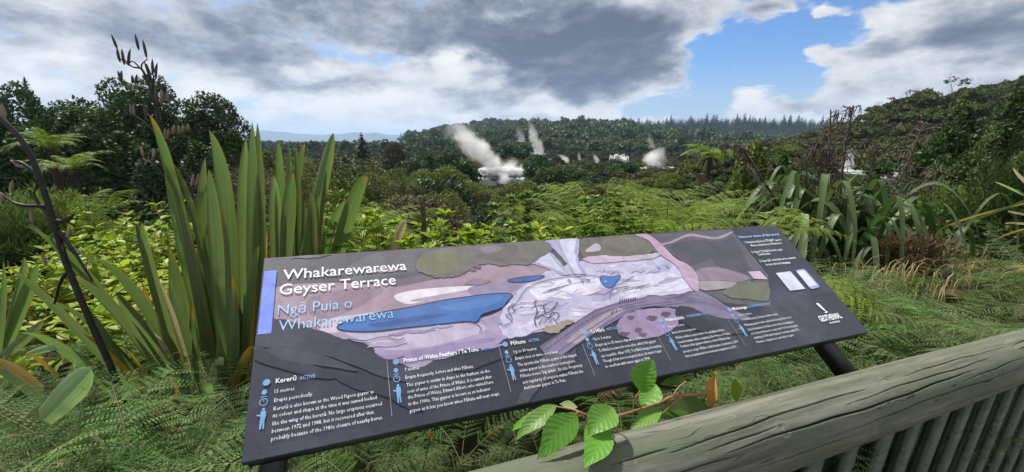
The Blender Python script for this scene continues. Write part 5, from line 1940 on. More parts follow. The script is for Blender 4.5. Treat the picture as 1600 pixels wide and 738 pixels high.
for k in range(-17, 17):
    s = s0 + k * .152 + r.normal(0, .003)
    mb = MB()
    w = .024 + r.normal(0, .002)
    bm = [(-w, -.012, -.055), (w, -.012, -.055), (w, .012, -.055), (-w, .012, -.055)]
    zb = -.93
    V = []
    for zz in (-.05, -.3, -.6, zb):
        off = -(zz + .05) * .055
        tw = r.normal(0, .0015)
        V += [(s - w + tw, -.008 + off, zz), (s + w + tw, -.008 + off, zz), (s + w + tw, .008 + off, zz), (s - w + tw, .008 + off, zz)]
    F = [(0, 1, 2, 3)] + [(a * 4 + b_, (a + 1) * 4 + b_, (a + 1) * 4 + (b_ + 1) % 4, a * 4 + (b_ + 1) % 4) for a in range(3) for b_ in range(4)] + [(15, 14, 13, 12)]
    mb.add(V, F)
    o = mb.build('pale', MAT['pale'], fe)
    o.matrix_local = FM
    mb = MB()  # board added behind each gap to darken it like shade
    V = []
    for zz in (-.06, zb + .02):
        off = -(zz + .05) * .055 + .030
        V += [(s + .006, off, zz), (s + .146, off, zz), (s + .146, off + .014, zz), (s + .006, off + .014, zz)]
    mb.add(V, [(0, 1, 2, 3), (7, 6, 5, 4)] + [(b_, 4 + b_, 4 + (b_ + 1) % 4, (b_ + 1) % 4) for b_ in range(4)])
    o = mb.build('gap_shade_board', MAT['shadeboard'], fe)
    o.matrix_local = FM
mb = MB()
box(mb, (-2.3, .062, -.80), (2.9, .11, -.70))
o = mb.build('lower_rail', MAT['pale'], fe)
o.matrix_local = FM

# ------------------------------------------------------------------ information sign
TL, TR, BR_, BL = (np.array(q) for q in ([-.5554, .907, 1.3463], [.9422, 1.4699, 1.3293], [1.0589, 1.152, 1.0696], [-.4387, .5891, 1.0866]))
PX = unit(TR - TL)
PYv = unit(TL - BL)
PZ = np.cross(PX, PYv)
PC = (TL + TR + BR_ + BL) / 4
PWd, PHt = 1.6, np.linalg.norm(TL - BL)
sg = empty('information_sign', (PC[0] + .05, PC[1] - .1, 0))
tag(sg, 'sloping dark information sign about a geyser terrace, mounted on the log rail', 'sign')
PM = Matrix(((PX[0], PYv[0], PZ[0], PC[0] - sg.location[0]), (PX[1], PYv[1], PZ[1], PC[1] - sg.location[1]), (PX[2], PYv[2], PZ[2], PC[2]), (0, 0, 0, 1)))


def pan(x, y):
    d = ray(x, y)
    t = ((PC - EYE) @ PZ) / (d @ PZ)
    q = EYE + d * t - PC
    return float(q @ PX), float(q @ PYv)


_pm = {}


def ink(rgb, gain=.86, rough=.34, emit=False):
    if rgb not in _pm:
        m, nb, p, o = new_mat('print_%02x%02x%02x' % rgb)
        tcn = nb.n('ShaderNodeTexCoord')
        c = tuple(v * gain for v in s2l(*rgb))
        # printed watercolour washes: soft mottling in the ink, a faded bluish bloom and fine dust
        ns = nb.noise(tcn.outputs['Object'], 22, 6, .65, .8)
        big = nb.noise(tcn.outputs['Object'], 5, 4, .6, .5)
        g_ = sum(c) / 3
        c = tuple(v * .86 + g_ * .14 for v in c)
        cc = nb.mix(nb.sm(ns, .35, .65), tuple(v * .78 for v in c), c)
        cc = nb.mix(nb.m('MULTIPLY', nb.sm(big, .45, .75), .22), cc, (.20, .19, .26) if rgb[0] < 215 else c)
        dust = nb.noise(tcn.outputs['Object'], 160, 3, .7)
        cc = nb.mix(nb.m('MULTIPLY', nb.sm(dust, .66, .74), .25), cc, (.35, .35, .36))
        nb.put(p.inputs['Base Color'], cc)
        fine = nb.noise(tcn.outputs['Object'], 60, 4, .7)
        nb.put(p.inputs['Roughness'], nb.m('ADD', rough - .06, nb.m('MULTIPLY', fine, .14)))
        p.inputs['Specular IOR Level'].default_value = .42
        _pm[rgb] = m
    return _pm[rgb]


T_ = .016
mb = MB()
hx, hy = PWd / 2, PHt / 2
MAT['panel'] = ink((56, 59, 78), .78)
bv = .0012
for z0_, z1_, s0_, s1_ in ((-T_, -bv, 0, 0), (-bv, 0, 0, bv)):
    V = [(-hx + s0_, -hy + s0_, z0_), (hx - s0_, -hy + s0_, z0_), (hx - s0_, hy - s0_, z0_), (-hx + s0_, hy - s0_, z0_),
         (-hx + s1_, -hy + s1_, z1_), (hx - s1_, -hy + s1_, z1_), (hx - s1_, hy - s1_, z1_), (-hx + s1_, hy - s1_, z1_)]
    F = [(0, 1, 5, 4), (1, 2, 6, 5), (2, 3, 7, 6), (3, 0, 4, 7)]
    mb.add(V, F, 0)
mb.add(V[4:], [(0, 1, 2, 3)], 0)
mb.add([(-hx, -hy, -T_), (hx, -hy, -T_), (hx, hy, -T_), (-hx, hy, -T_)], [(3, 2, 1, 0)], 0)
panel = mb.build('panel', [MAT['panel']], sg)
panel.matrix_local = PM
# black steel tray behind the panel, its lower lip seen from the path
mb = MB()
box(mb, (-hx + .004, -hy + .002, -T_ - .022), (hx - .004, hy - .004, -T_ - .0005))
o = mb.build('frame', MAT['steel'], sg)
o.matrix_local = PM
for px_ in (1318, 418):
    ux = pan(px_, 532 if px_ > 1000 else 722)[0]
    mb = MB()
    box(mb, (ux - .019, -hy - .155, -T_ - .062), (ux + .019, hy * .75, -T_ - .0225))
    o = mb.build('bracket', MAT['steel'], sg)
    o.matrix_local = PM

LAY = [0]


def closed(pts, n=5):
    P = np.asarray(pts, float)
    k = len(P)
    t = np.linspace(0, 1, n, endpoint=False)[:, None]
    out_ = []
    for i_ in range(k):
        p0, p1, p2, p3 = P[i_ - 1], P[i_], P[(i_ + 1) % k], P[(i_ + 2) % k]
        out_.append(.5 * (2 * p1 + (p2 - p0) * t + (2 * p0 - 5 * p1 + 4 * p2 - p3) * t * t + (3 * p1 - p0 - 3 * p2 + p3) * t ** 3))
    return np.concatenate(out_)


MAPM, MAPS = MB(), []


def col_i(rgb):
    m = ink(rgb)
    if m not in MAPS:
        MAPS.append(m)
    return MAPS.index(m)


def clip_panel(q):
    q[:, 0] = np.clip(q[:, 0], -hx + .0015, hx - .0015)
    q[:, 1] = np.clip(q[:, 1], -hy + .0015, hy - .0015)
    return q


def shape(rgb, pts, smooth=True, outline=None, ow=.0018, wob=0.0):
    q = np.array([pan(*p_) for p_ in pts])
    if smooth:
        q = closed(q)
    if wob:
        k = len(q)
        nrm = unit(np.roll(q, -1, 0) - np.roll(q, 1, 0))[:, ::-1] * [1, -1]
        a = np.arange(k)
        q = q + nrm * (wob * (np.sin(a * 1.9) + .6 * np.sin(a * .77 + 1)))[:, None]
    q = clip_panel(q)
    keep = [0]
    for i_ in range(1, len(q)):
        if np.hypot(*(q[i_] - q[keep[-1]])) > .0004:
            keep.append(i_)
    q = q[keep]
    if outline:
        line(outline, np.vstack([q, q[:1]]), ow, raw=True)
    LAY[0] += 1
    z = LAY[0] * .000009
    MAPM.add(np.column_stack([q, np.full(len(q), z)]), [list(range(len(q)))], col_i(rgb))


def line(rgb, pts, w=.0012, raw=False, n=None):
    q = np.asarray(pts, float) if raw else np.array([pan(*p_) for p_ in pts])
    if not raw and len(q) > 2:
        q = spline(q, n or len(q) * 5)
    q = clip_panel(q.copy())
    LAY[0] += 1
    z = LAY[0] * .000009
    T = unit(np.gradient(q, axis=0))
    N = np.stack([-T[:, 1], T[:, 0]], -1)
    k = len(q)
    ww = np.full(k, w)
    A = np.column_stack([q - N * ww[:, None], np.full(k, z)])
    B = np.column_stack([q + N * ww[:, None], np.full(k, z)])
    V = np.stack([A, B], 1).reshape(-1, 3)
    i_ = np.arange(k - 1) * 2
    MAPM.add(V, np.stack([i_, i_ + 2, i_ + 3, i_ + 1], -1), col_i(rgb))


INKD = (62, 58, 82)
# land and hills of the printed picture map
shape((96, 95, 102), [(414, 404), (800, 380), (1000, 367), (1142, 358), (1200, 430), (1205, 480), (1100, 470), (900, 470), (640, 470), (540, 478), (470, 500), (404, 486)], False)
shape((112, 110, 118), [(600, 393), (700, 387), (800, 381), (800, 400), (720, 415), (640, 425), (560, 440), (540, 420)], wob=.001)
shape((172, 146, 164), [(424, 452), (520, 442), (600, 446), (650, 440), (700, 430), (745, 416), (800, 404), (850, 410), (900, 440), (830, 452), (760, 470), (700, 480), (560, 510), (480, 520), (430, 500)])
shape((150, 128, 148), [(480, 470), (540, 452), (600, 452), (560, 480), (500, 500)])
shape((124, 108, 128), [(590, 440), (640, 434), (705, 424), (690, 434), (620, 448)], wob=.0008)
shape((205, 190, 210), [(500, 520), (520, 498), (600, 486), (660, 476), (740, 462), (820, 445), (880, 432), (870, 445), (700, 490), (600, 520), (540, 530)])
shape((228, 220, 235), [(616, 462), (660, 452), (743, 448), (700, 466), (660, 472), (634, 475)])
shape((186, 166, 192), [(640, 470), (720, 455), (800, 440), (850, 432), (860, 445), (800, 462), (700, 470)])
shape((150, 138, 172), [(735, 449), (790, 440), (820, 438), (810, 452), (780, 462), (740, 462)])
# lilac ground and white sinter terraces
shape((168, 150, 190), [(505, 522), (560, 517), (640, 508), (740, 500), (800, 480), (860, 478), (870, 512), (800, 525), (770, 540), (700, 553), (655, 575), (622, 566), (592, 556), (580, 542), (545, 530)], wob=.0012)
shape((192, 178, 208), [(540, 518), (640, 512), (730, 502), (760, 515), (700, 535), (620, 548), (590, 540)])
shape((150, 132, 178), [(620, 556), (690, 540), (760, 528), (770, 534), (700, 550), (640, 570)], wob=.001)
shape((196, 190, 224), [(780, 505), (786, 484), (802, 463), (820, 446), (843, 430), (870, 420), (895, 412), (933, 404), (985, 400), (1025, 396), (1048, 402), (1066, 424), (1082, 440), (1090, 453), (1050, 460), (1005, 464), (968, 478), (930, 492), (890, 506), (850, 516), (806, 528), (785, 522)], outline=(120, 108, 140), ow=.0012, wob=.0022)
shape((186, 180, 218), [(845, 470), (900, 462), (940, 468), (900, 490), (860, 498), (838, 490)])
shape((222, 219, 242), [(830, 448), (880, 436), (935, 434), (930, 452), (880, 460), (840, 466)])
shape((214, 210, 238), [(965, 448), (1000, 430), (1040, 425), (1066, 436), (1075, 450), (1010, 460), (975, 466)])
shape((170, 164, 206), [(925, 455), (950, 450), (952, 466), (930, 474)])
shape((176, 176, 214), [(1012, 425), (1030, 414), (1046, 412), (1048, 420), (1026, 428)])
rq = np.random.default_rng(31)
for _ in range(90):
    x, y = rq.uniform(800, 1075), rq.uniform(412, 512)
    lo = np.interp(x, [790, 850, 900, 930, 1000, 1075], [462, 424, 412, 406, 402, 440]) + 5
    hi = np.interp(x, [790, 850, 900, 930, 1000, 1075], [522, 512, 500, 488, 462, 452]) - 5
    if not lo < y < hi:
        continue
    w_, h_ = rq.uniform(5, 22), rq.uniform(1.2, 4.5)
    tlt = rq.uniform(-.45, .15)
    c_ = [(188, 182, 216), (214, 211, 236), (228, 226, 244), (176, 166, 204), (202, 192, 220), (222, 212, 228)][rq.integers(6)]
    shape(c_, [(x - w_, y - w_ * tlt), (x - w_ * .3, y - h_ - w_ * tlt * .3), (x + w_ * .5, y - h_ * .6 + w_ * tlt * .5), (x + w_, y + w_ * tlt), (x + w_ * .2, y + h_ * .7 + w_ * tlt * .2)], wob=.0006)
for _ in range(34):
    x, y = rq.uniform(805, 1070), rq.uniform(415, 508)
    lo = np.interp(x, [790, 850, 900, 930, 1000, 1075], [462, 424, 412, 406, 402, 440]) + 6
    hi = np.interp(x, [790, 850, 900, 930, 1000, 1075], [522, 512, 500, 488, 462, 452]) - 6
    if lo < y < hi:
        w_ = rq.uniform(6, 20)
        line([(150, 140, 180), (136, 126, 166), (165, 155, 190)][rq.integers(3)], [(x - w_, y + w_ * .25), (x - w_ * .3, y + rq.normal(0, 2)), (x + w_ * .4, y + rq.normal(0, 2)), (x + w_, y - w_ * .3)], rq.uniform(.0004, .0009))
for _ in range(46):                                    # washes over hills, pink ground and lilac ground
    x, y = rq.uniform(430, 1150), rq.uniform(372, 560)
    pal = [(120, 116, 124), (104, 102, 112), (132, 124, 134)] if y < 404 else [(160, 134, 156), (184, 160, 178), (150, 128, 150)] if y < 470 and x < 780 else [(158, 140, 184), (178, 162, 198), (148, 132, 176)] if y < 560 and 560 < x < 790 and y > 505 else None
    if not pal or (x > 770 and y > 410):
        continue
    w_, h_ = rq.uniform(10, 40), rq.uniform(1.5, 5)
    shape(pal[rq.integers(len(pal))], [(x - w_, y + w_ * .12), (x - w_ * .4, y - h_), (x + w_ * .4, y - h_ * .8 - w_ * .04), (x + w_, y - w_ * .1), (x + w_ * .3, y + h_ * .7), (x - w_ * .5, y + h_ * .8)], wob=.0008)
# blue pools
shape((58, 114, 190), [(529, 514), (545, 502), (587, 491), (648, 480), (690, 471), (723, 466), (773, 460), (799, 461), (792, 471), (783, 481), (765, 487), (752, 492), (744, 503), (730, 502), (690, 506), (633, 512), (575, 518)], outline=(40, 42, 84), ow=.0028)
shape((44, 92, 168), [(575, 508), (620, 500), (670, 492), (700, 492), (655, 502), (600, 512)])
shape((72, 128, 204), [(690, 480), (740, 470), (785, 463), (770, 476), (720, 486)])
shape((54, 104, 176), [(793, 439), (813, 434), (850, 431), (835, 438), (812, 441)], outline=(40, 42, 84), ow=.0016)
shape((66, 120, 205), [(939, 432), (955, 433), (969, 431), (962, 442), (952, 450), (940, 443)], outline=(52, 54, 100), ow=.0014)
# plumes
shape((172, 170, 206), [(811, 392), (818, 383), (834, 380), (852, 388), (868, 402), (886, 424), (893, 433), (880, 430), (864, 424), (845, 416), (824, 411), (812, 402)], wob=.0011)
shape((204, 204, 232), [(815, 392), (826, 384), (842, 385), (860, 400), (880, 424), (888, 431), (866, 420), (836, 410), (818, 402)], wob=.001)
shape((172, 170, 208), [(850, 377), (900, 372.5), (905, 388), (903, 402), (909, 418), (915, 431), (897, 430), (884, 410), (868, 392)], wob=.0011)
shape((208, 208, 236), [(874, 376), (898, 374), (898, 392), (900, 410), (908, 428), (899, 428), (888, 408)], wob=.001)
# olive tree masses
shape((122, 120, 116), [(649, 418), (651, 408), (658, 399), (668, 393), (684, 390), (700, 387), (740, 384.5), (800, 380.5), (850, 377.5), (862, 390), (846, 402), (824, 414), (800, 413), (782, 416), (764, 412), (745, 416), (732, 423), (718, 430), (700, 434), (680, 433), (660, 427)], outline=(80, 74, 92), ow=.0010, wob=.0014)
shape((126, 126, 100), [(652, 416), (655, 406), (664, 397), (684, 392), (706, 391), (722, 396), (720, 404), (734, 408), (726, 418), (706, 424), (690, 430), (668, 428)], wob=.0016)
shape((112, 110, 104), [(742, 404), (752, 394), (770, 390), (784, 384), (806, 384), (812, 396), (822, 408), (790, 412), (764, 408)], wob=.0016)
shape((136, 130, 142), [(752, 388), (772, 384), (786, 388), (776, 394), (758, 396)], wob=.001)
for x, y, w_ in ((682, 433, 6), (697, 430, 5), (722, 426, 5), (738, 422, 6), (747, 418, 4)):
    shape((124, 106, 110), [(x - w_, y), (x - w_ * .3, y - 2.4), (x + w_, y - 1.6), (x + w_ * .4, y + 2.2)], outline=(84, 74, 92), ow=.0006)
shape((112, 112, 100), [(905, 383), (912, 374), (960, 369), (994, 367), (1012, 377), (1024, 388), (1016, 395), (1006, 401), (985, 402), (960, 405), (930, 404), (918, 408), (908, 398)], outline=(80, 74, 92), ow=.0010, wob=.0014)
shape((122, 120, 110), [(940, 376), (970, 371), (996, 371), (1008, 382), (990, 392), (960, 390)], wob=.0014)
shape((198, 178, 206), [(910, 404), (940, 400), (975, 401), (1010, 398), (1030, 396), (1022, 404), (980, 408), (930, 412)], wob=.0012)
shape((196, 176, 208), [(914, 393), (922, 386), (930, 381), (937, 384), (938, 391), (926, 394)])
# path, right hand hills
shape((98, 96, 112), [(1012, 367), (1080, 362), (1142, 359), (1190, 430), (1160, 445), (1096, 450), (1088, 428), (1072, 414), (1046, 394)], False)
shape((84, 84, 98), [(1048, 385), (1085, 376), (1120, 378), (1146, 372), (1168, 412), (1172, 430), (1120, 416), (1112, 405), (1088, 414), (1072, 413)])
shape((146, 126, 150), [(1088, 424), (1106, 418), (1130, 420), (1166, 431), (1166, 438), (1140, 442), (1092, 440)])
shape((168, 154, 164), [(1090, 441), (1110, 439), (1146, 441), (1150, 446), (1140, 450), (1098, 454)], outline=INKD, ow=.0012)
shape((112, 116, 98), [(1128, 456), (1146, 447), (1162, 439), (1180, 442), (1199, 443), (1200, 470), (1170, 468), (1144, 466)], wob=.0012)
shape((196, 164, 196), [(992, 367), (1010, 366), (1031, 380), (1055, 404), (1073, 413), (1088, 428), (1092, 453), (1083, 453), (1068, 435), (1057, 416), (1031, 398), (1014, 377)], outline=INKD, ow=.0010)
shape((172, 146, 176), [(1032, 384), (1050, 380), (1075, 370), (1096, 372), (1120, 374.5), (1142, 366), (1143, 362), (1120, 370.5), (1096, 368), (1075, 366), (1047, 378), (1030, 381)])
shape((204, 176, 210), [(1168, 425), (1187, 424), (1199, 437), (1178, 436)], False)
# boardwalk
shape((130, 118, 152), [(843, 542), (862, 530), (878, 519), (905, 500), (930, 484), (973, 470), (1010, 464), (1066, 462), (1092, 454), (1112, 464), (1140, 482), (1180, 500), (1120, 498), (1078, 484), (1050, 480), (1014, 479), (985, 488), (940, 514), (908, 535), (878, 556), (850, 552)], False)
shape((166, 150, 168), [(883, 535), (905, 516), (940, 494), (963, 481), (978, 484), (950, 500), (922, 520), (903, 538)], False)
shape((110, 104, 140), [(1045, 466), (1062, 462), (1100, 468), (1120, 478), (1085, 476)], False)
shape((158, 134, 176), [(963, 508), (975, 494), (984, 489), (1012, 483), (1048, 482), (1060, 492), (1056, 510), (1034, 524), (998, 530), (970, 524)], wob=.0012)
for a in ([(846, 543), (930, 487), (1010, 466)], [(852, 548), (935, 492), (1012, 470)], [(880, 554), (945, 508), (990, 484), (1050, 476)], [(870, 552), (935, 506), (980, 482), (1050, 472)], [(1040, 468), (1090, 462), (1140, 486)], [(1050, 476), (1100, 474), (1160, 498)], [(1098, 454), (1120, 466), (1140, 480)]):
    line((88, 76, 120), a, .0010)
for f in np.linspace(0, 1, 16):
    a = (846 + 84 * f, 543 - 56 * f)
    line((96, 84, 128), [a, (a[0] + 4, a[1] + 5.5)], .0006)
shape((74, 72, 88), [(853, 555), (880, 556), (900, 545), (890, 575), (860, 590), (843, 606), (820, 634), (806, 636), (816, 610), (828, 588), (840, 570)], wob=.0012)
shape((96, 90, 112), [(853, 555), (878, 556), (868, 575), (850, 585), (842, 575)])
# bushes over the lilac patch
for (x, y, w_, h_) in ((975, 523, 9, 3.5), (997, 517, 6, 4), (1018, 498, 9, 4), (985, 497, 6, 3), (1040, 492, 8, 4), (1004, 524, 7, 3)):
    shape((92, 84, 100), [(x - w_, y), (x - w_ * .5, y - h_), (x + w_ * .4, y - h_), (x + w_, y - 1), (x + w_ * .3, y + h_), (x - w_ * .6, y + h_ * .7)], wob=.0010)
# dark foothills of the lower panel
shape((62, 65, 84), [(408, 505), (440, 500), (482, 512), (535, 530), (590, 556), (640, 580), (660, 600), (600, 590), (520, 560), (402, 540)], wob=.001)
shape((50, 52, 68), [(398, 540), (440, 556), (500, 575), (525, 590), (500, 592), (450, 580), (396, 562)])
shape((50, 52, 68), [(520, 588), (560, 592), (610, 600), (660, 640), (640, 640), (600, 620), (550, 606)], wob=.001)
shape((66, 68, 86), [(420, 545), (500, 555), (560, 580), (520, 575), (440, 562)])
shape((58, 58, 74), [(700, 575), (760, 555), (800, 542), (830, 540), (815, 552), (770, 566), (730, 580)], wob=.001)
shape((52, 53, 66), [(1056, 482), (1075, 480), (1120, 496), (1180, 505), (1175, 520), (1100, 520), (1060, 500)], wob=.001)
# dead tree, cracks
for a, w_ in (([(837, 510), (835, 500), (838, 492), (839, 486), (835, 474), (838, 470)], .0013), ([(838, 500), (844, 494), (851, 490), (849, 480), (853, 475)], .0010), ([(840, 498), (850, 491), (859, 488), (866, 480), (871, 472)], .0012),
              ([(842, 508), (847, 499), (858, 496), (862, 490), (870, 489), (873, 494), (868, 502)], .0010), ([(848, 506), (856, 500), (860, 497)], .0008), ([(858, 505), (864, 498), (867, 502), (871, 508)], .0009)):
    line((70, 62, 88), a, w_)
shape((160, 146, 132), [(848, 519), (852, 511), (866, 508), (884, 501), (896, 502), (882, 512), (868, 521)], wob=.0016)
for a in ([(784, 512), (800, 502), (790, 494), (804, 488), (800, 480), (810, 470), (822, 452), (850, 440), (880, 434)], [(952, 468), (954, 458), (960, 448), (970, 444), (990, 432)], [(954, 462), (962, 458), (968, 455), (976, 457)], [(800, 498), (794, 484), (802, 474)],
          [(545, 530), (570, 533), (600, 527), (622, 532), (632, 528)], [(730, 503), (745, 507), (752, 516), (748, 520)], [(880, 432), (900, 429), (935, 433), (938, 440)], [(895, 433), (920, 438), (915, 442)], [(830, 520), (850, 514)], [(975, 452), (1000, 448), (1015, 444)]):
    line((98, 88, 122), a, .0009)
for x in np.arange(968, 992, 3.4):                     # tiny visitors on the boardwalk
    line((60, 56, 90), [(x, 474 - (x - 968) * .12), (x + .6, 468 - (x - 968) * .12)], .0011)
for x, y in ((958, 487), (962, 486), (955, 489)):
    line((60, 56, 90), [(x, y + 3), (x + .5, y - 2)], .0010)
for x, y in ((889, 439), (909, 439), (946, 441), (781, 504), (1028, 418), (1042, 417)):
    th = np.linspace(0, 6.283, 14, endpoint=False)
    u_, v_ = pan(x, y)
    LAY[0] += 1
    MAPM.add(np.column_stack([u_ + .0046 * np.cos(th), v_ + .0046 * np.sin(th), np.full(14, LAY[0] * .000009)]), [list(range(14))], col_i((120, 170, 225)))
mp = MAPM.build('map_print', MAPS, panel)
ZT = LAY[0] * .000009 + .00005


def flat_part(name, rgb, polys):
    """polys in panel metres"""
    mb = MB()
    for q in polys:
        q = np.asarray(q, float)
        mb.add(np.column_stack([q, np.full(len(q), ZT)]), [list(range(len(q)))], 0)
    return mb.build(name, ink(rgb, 1.0), panel)


def disc(x, y, r_, n=16):
    t = np.linspace(0, 6.283, n, endpoint=False)
    return np.column_stack([x + r_ * np.cos(t), y + r_ * np.sin(t)])


def ring(x, y, r_, w, n=18):
    t = np.linspace(0, 2 * np.pi, n + 1)
    return [np.array([(x + r_ * math.cos(a), y + r_ * math.sin(a)), (x + r_ * math.cos(b_), y + r_ * math.sin(b_)), (x + (r_ - w) * math.cos(b_), y + (r_ - w) * math.sin(b_)), (x + (r_ - w) * math.cos(a), y + (r_ - w) * math.sin(a))]) for a, b_ in zip(t[:-1], t[1:])]


q = [pan(*p_) for p_ in ((411, 425), (423.5, 424), (415, 522.5), (399.5, 524))]
xl = -hx + .0035
flat_part('side_tab', (104, 132, 240), [[(xl, q[0][1]), (xl + .024, q[0][1]), (xl + .024, q[2][1]), (xl, q[2][1])]])

_fc = bpy.data.curves.new('lettering', 'FONT')
_fo = bpy.data.objects.new('lettering', _fc)
COL.objects.link(_fo)


def glyphs(s, bold=0.0, res=2):
    _fc.body = s
    _fc.resolution_u = res
    _fc.offset = bold
    bpy.context.view_layer.update()
    me = _fo.evaluated_get(bpy.context.evaluated_depsgraph_get()).to_mesh()
    V = np.zeros(len(me.vertices) * 3)
    me.vertices.foreach_get('co', V)
    V = V.reshape(-1, 3)
    F = [list(p_.vertices) for p_ in me.polygons]
    _fo.evaluated_get(bpy.context.evaluated_depsgraph_get()).to_mesh_clear()
    return V, F


def write(mb, s, p0, p1, em, bold=0.0, res=2, mat=0):
    u0, v0 = pan(*p0)
    u1 = pan(*p1)[0]
    V, F = glyphs(s, bold, res)
    w = V[:, 0].max() - V[:, 0].min()
    sx = (u1 - u0) / w
    Q = np.column_stack([u0 + (V[:, 0] - V[:, 0].min()) * sx, v0 + V[:, 1] * em, np.full(len(V), ZT + .00004)])
    for n_ in set(len(f) for f in F):
        ff = np.array([f for f in F if len(f) == n_])
        if n_ == min(len(f) for f in F):
            s_ = mb.nv
            mb.add(Q, ff, mat)
        else:
            mb.F.append((ff + s_, mat))


WHT, CY, BLU = (236, 238, 246), (150, 200, 244), (110, 158, 226)
d_ = lambda a, c_: abs(pan(*a)[1] - pan(*c_)[1])
em = d_((442, 438), (436.6, 461.7)) * .99
mb = MB()
write(mb, 'Whakarewarewa', (442, 438), (635.6, 423.4), em, .006, 4)
write(mb, 'Geyser Terrace', (436.6, 461.7), (619, 446), em, .006, 4)
mb.build('title_lettering', ink(WHT, 1.0), panel)
em = d_((434, 493.4), (435, 518.3)) * .95
mb = MB()
write(mb, 'Ngā Puia o', (434, 493.4), (550, 480.5), em, -.008, 4)
write(mb, 'Whakarewarewa', (435, 518.3), (615.4, 497), em, -.008, 4)
mb.build('subtitle_lettering', ink(CY, 1.0), panel)


def column(title, state, lines, dot, div):
    """one geyser's column: lines = (text, left px, right px)"""
    mb = MB()
    t, a, c_ = title
    n_ = len(lines)
    sp_ = abs(pan(*lines[2][1])[1] - pan(*lines[-1][1])[1]) / (n_ - 3)
    write(mb, t, a, c_, sp_ * 1.0, .012, 2)
    for s, a, c_ in lines:
        write(mb, s, a, c_, sp_ * .80, -.004, 1)
    mb.build('geyser_text', ink(WHT, 1.0), panel)
    mb = MB()
    write(mb, state[0], state[1], state[2], sp_ * .78, .02, 2)
    mb.build('state_lettering', ink(BLU, 1.0), panel)
    x0 = pan(*lines[2][1])[0]
    xi = x0 - .017
    yt = pan(*title[1])[1] + sp_ * .33
    y0, y1, y2 = (pan(*lines[i_][1])[1] + sp_ * .28 for i_ in (0, 1, 2))
    k = sp_ / .017
    drop = [np.array([(xi - .003, y0 + .006), (xi + .003, y0 + .006), (xi + .0045, y0), (xi, y0 - .004), (xi - .0045, y0)]) * 1.0, np.array([(xi - .005, y0 - .006), (xi + .005, y0 - .006), (xi + .005, y0 - .0075), (xi - .005, y0 - .0075)])]
    body = [disc(xi + .001, y2 + .002, .0026, 10), np.array([(xi - .003, y2 - .001), (xi + .005, y2 - .001), (xi + .006, y2 - .010), (xi + .004, y2 - .018), (xi + .0045, y2 - .032), (xi + .002, y2 - .032), (xi + .001, y2 - .019), (xi - .0005, y2 - .032), (xi - .003, y2 - .032), (xi - .003, y2 - .016)]),
            np.array([(xi - .009, y2 - .005), (xi - .003, y2 - .007), (xi - .003, y2 - .010), (xi - .009, y2 - .0075)])]
    hand = [np.array([(xi - .0006, y1), (xi + .0006, y1), (xi + .0006, y1 + .004), (xi - .0006, y1 + .004)])]
    flat_part('icon', (104, 160, 212), [disc(xi + .002, yt, .0062)] + drop + ring(xi, y1, .0068, .0014) + hand + body)
    if div:
        a, c_ = pan(*div[0]), pan(*div[1])
        flat_part('divider', (150, 152, 168), [[(a[0] - .0005, a[1]), (a[0] + .0005, a[1]), (a[0] + .0005, c_[1]), (a[0] - .0005, c_[1])]])


column(('Kererū', (431, 599.8), (463, 596)), ('ACTIVE', (468, 594.5), (493, 591)), [
    ('15 metres', (429.4, 615.5), (460, 611)), ('Erupts periodically', (428.7, 629.4), (488, 619)),
    ('Kererū is also known as the Wood Pigeon geyser as', (427.7, 642.7), (584, 616)), ('its colour and shape at the time it was named looked', (426.5, 653.6), (588.8, 624.6)),
    ('like the wing of the kererū. No large eruptions occurred', (425.8, 666), (596.5, 633.5)), ('between 1972 and 1988, but it recovered after that,', (425, 677.7), (585, 647.3)),
    ('probably because of the 1980s closure of nearby bores.', (424, 690), (598, 654.5))], 0, ((604.3, 564.5), (613.2, 651.5)))
column(('Prince of Wales Feathers / Te Tohu', (631, 567.3), (747.9, 550.4)), ('ACTIVE', (751.8, 548.8), (769.8, 545.6)), [
    ('7 metres', (632.5, 581.1), (655.3, 577.5)), ('Erupts frequently, before and after Pōhutu', (633.8, 593.3), (738.8, 574.6)),
    ('This geyser is similar in shape to the feathers on the', (635.3, 605.2), (765.2, 582.4)), ('coat of arms of the Prince of Wales. It is named after', (636.4, 615.4), (768.3, 591.1)),
    ('the Prince of Wales, Edward Albert, who visited here', (637.5, 624.5), (770.9, 600.2)), ('in the 1900s. This geyser is known as an indicator', (638.6, 634.9), (766.5, 610.6)),
    ('geyser as it lets you know when Pōhutu will next erupt.', (640.1, 645.8), (780.6, 618))], 0, ((777.8, 537.8), (798.4, 613.2)))
column(('Pōhutu', (798.4, 540.1), (821.2, 537.3)), ('ACTIVE', (826, 535.8), (842.4, 533.6)), [
    ('Up to 30 metres', (802.8, 553.1), (838.1, 547.7)), ('Erupts once or twice every hour', (805.6, 563.3), (872.2, 553.1)),
    ('The spectacular Pōhutu geyser is the largest', (809.3, 573.3), (901.4, 558.5)), ('active geyser in the southern hemisphere.', (812.1, 582.4), (899.7, 567.2)),
    ("Pōhutu means 'big splash'. Its size, frequency", (813.6, 591.1), (910.1, 574.8)), ('and regularity of eruption makes Pōhutu the', (816.9, 600.8), (911.2, 583.5)),
    ('best-known geyser at Te Puia.', (819.5, 609.5), (884.5, 597.6))], 0, ((909, 538), (930, 587.2)))
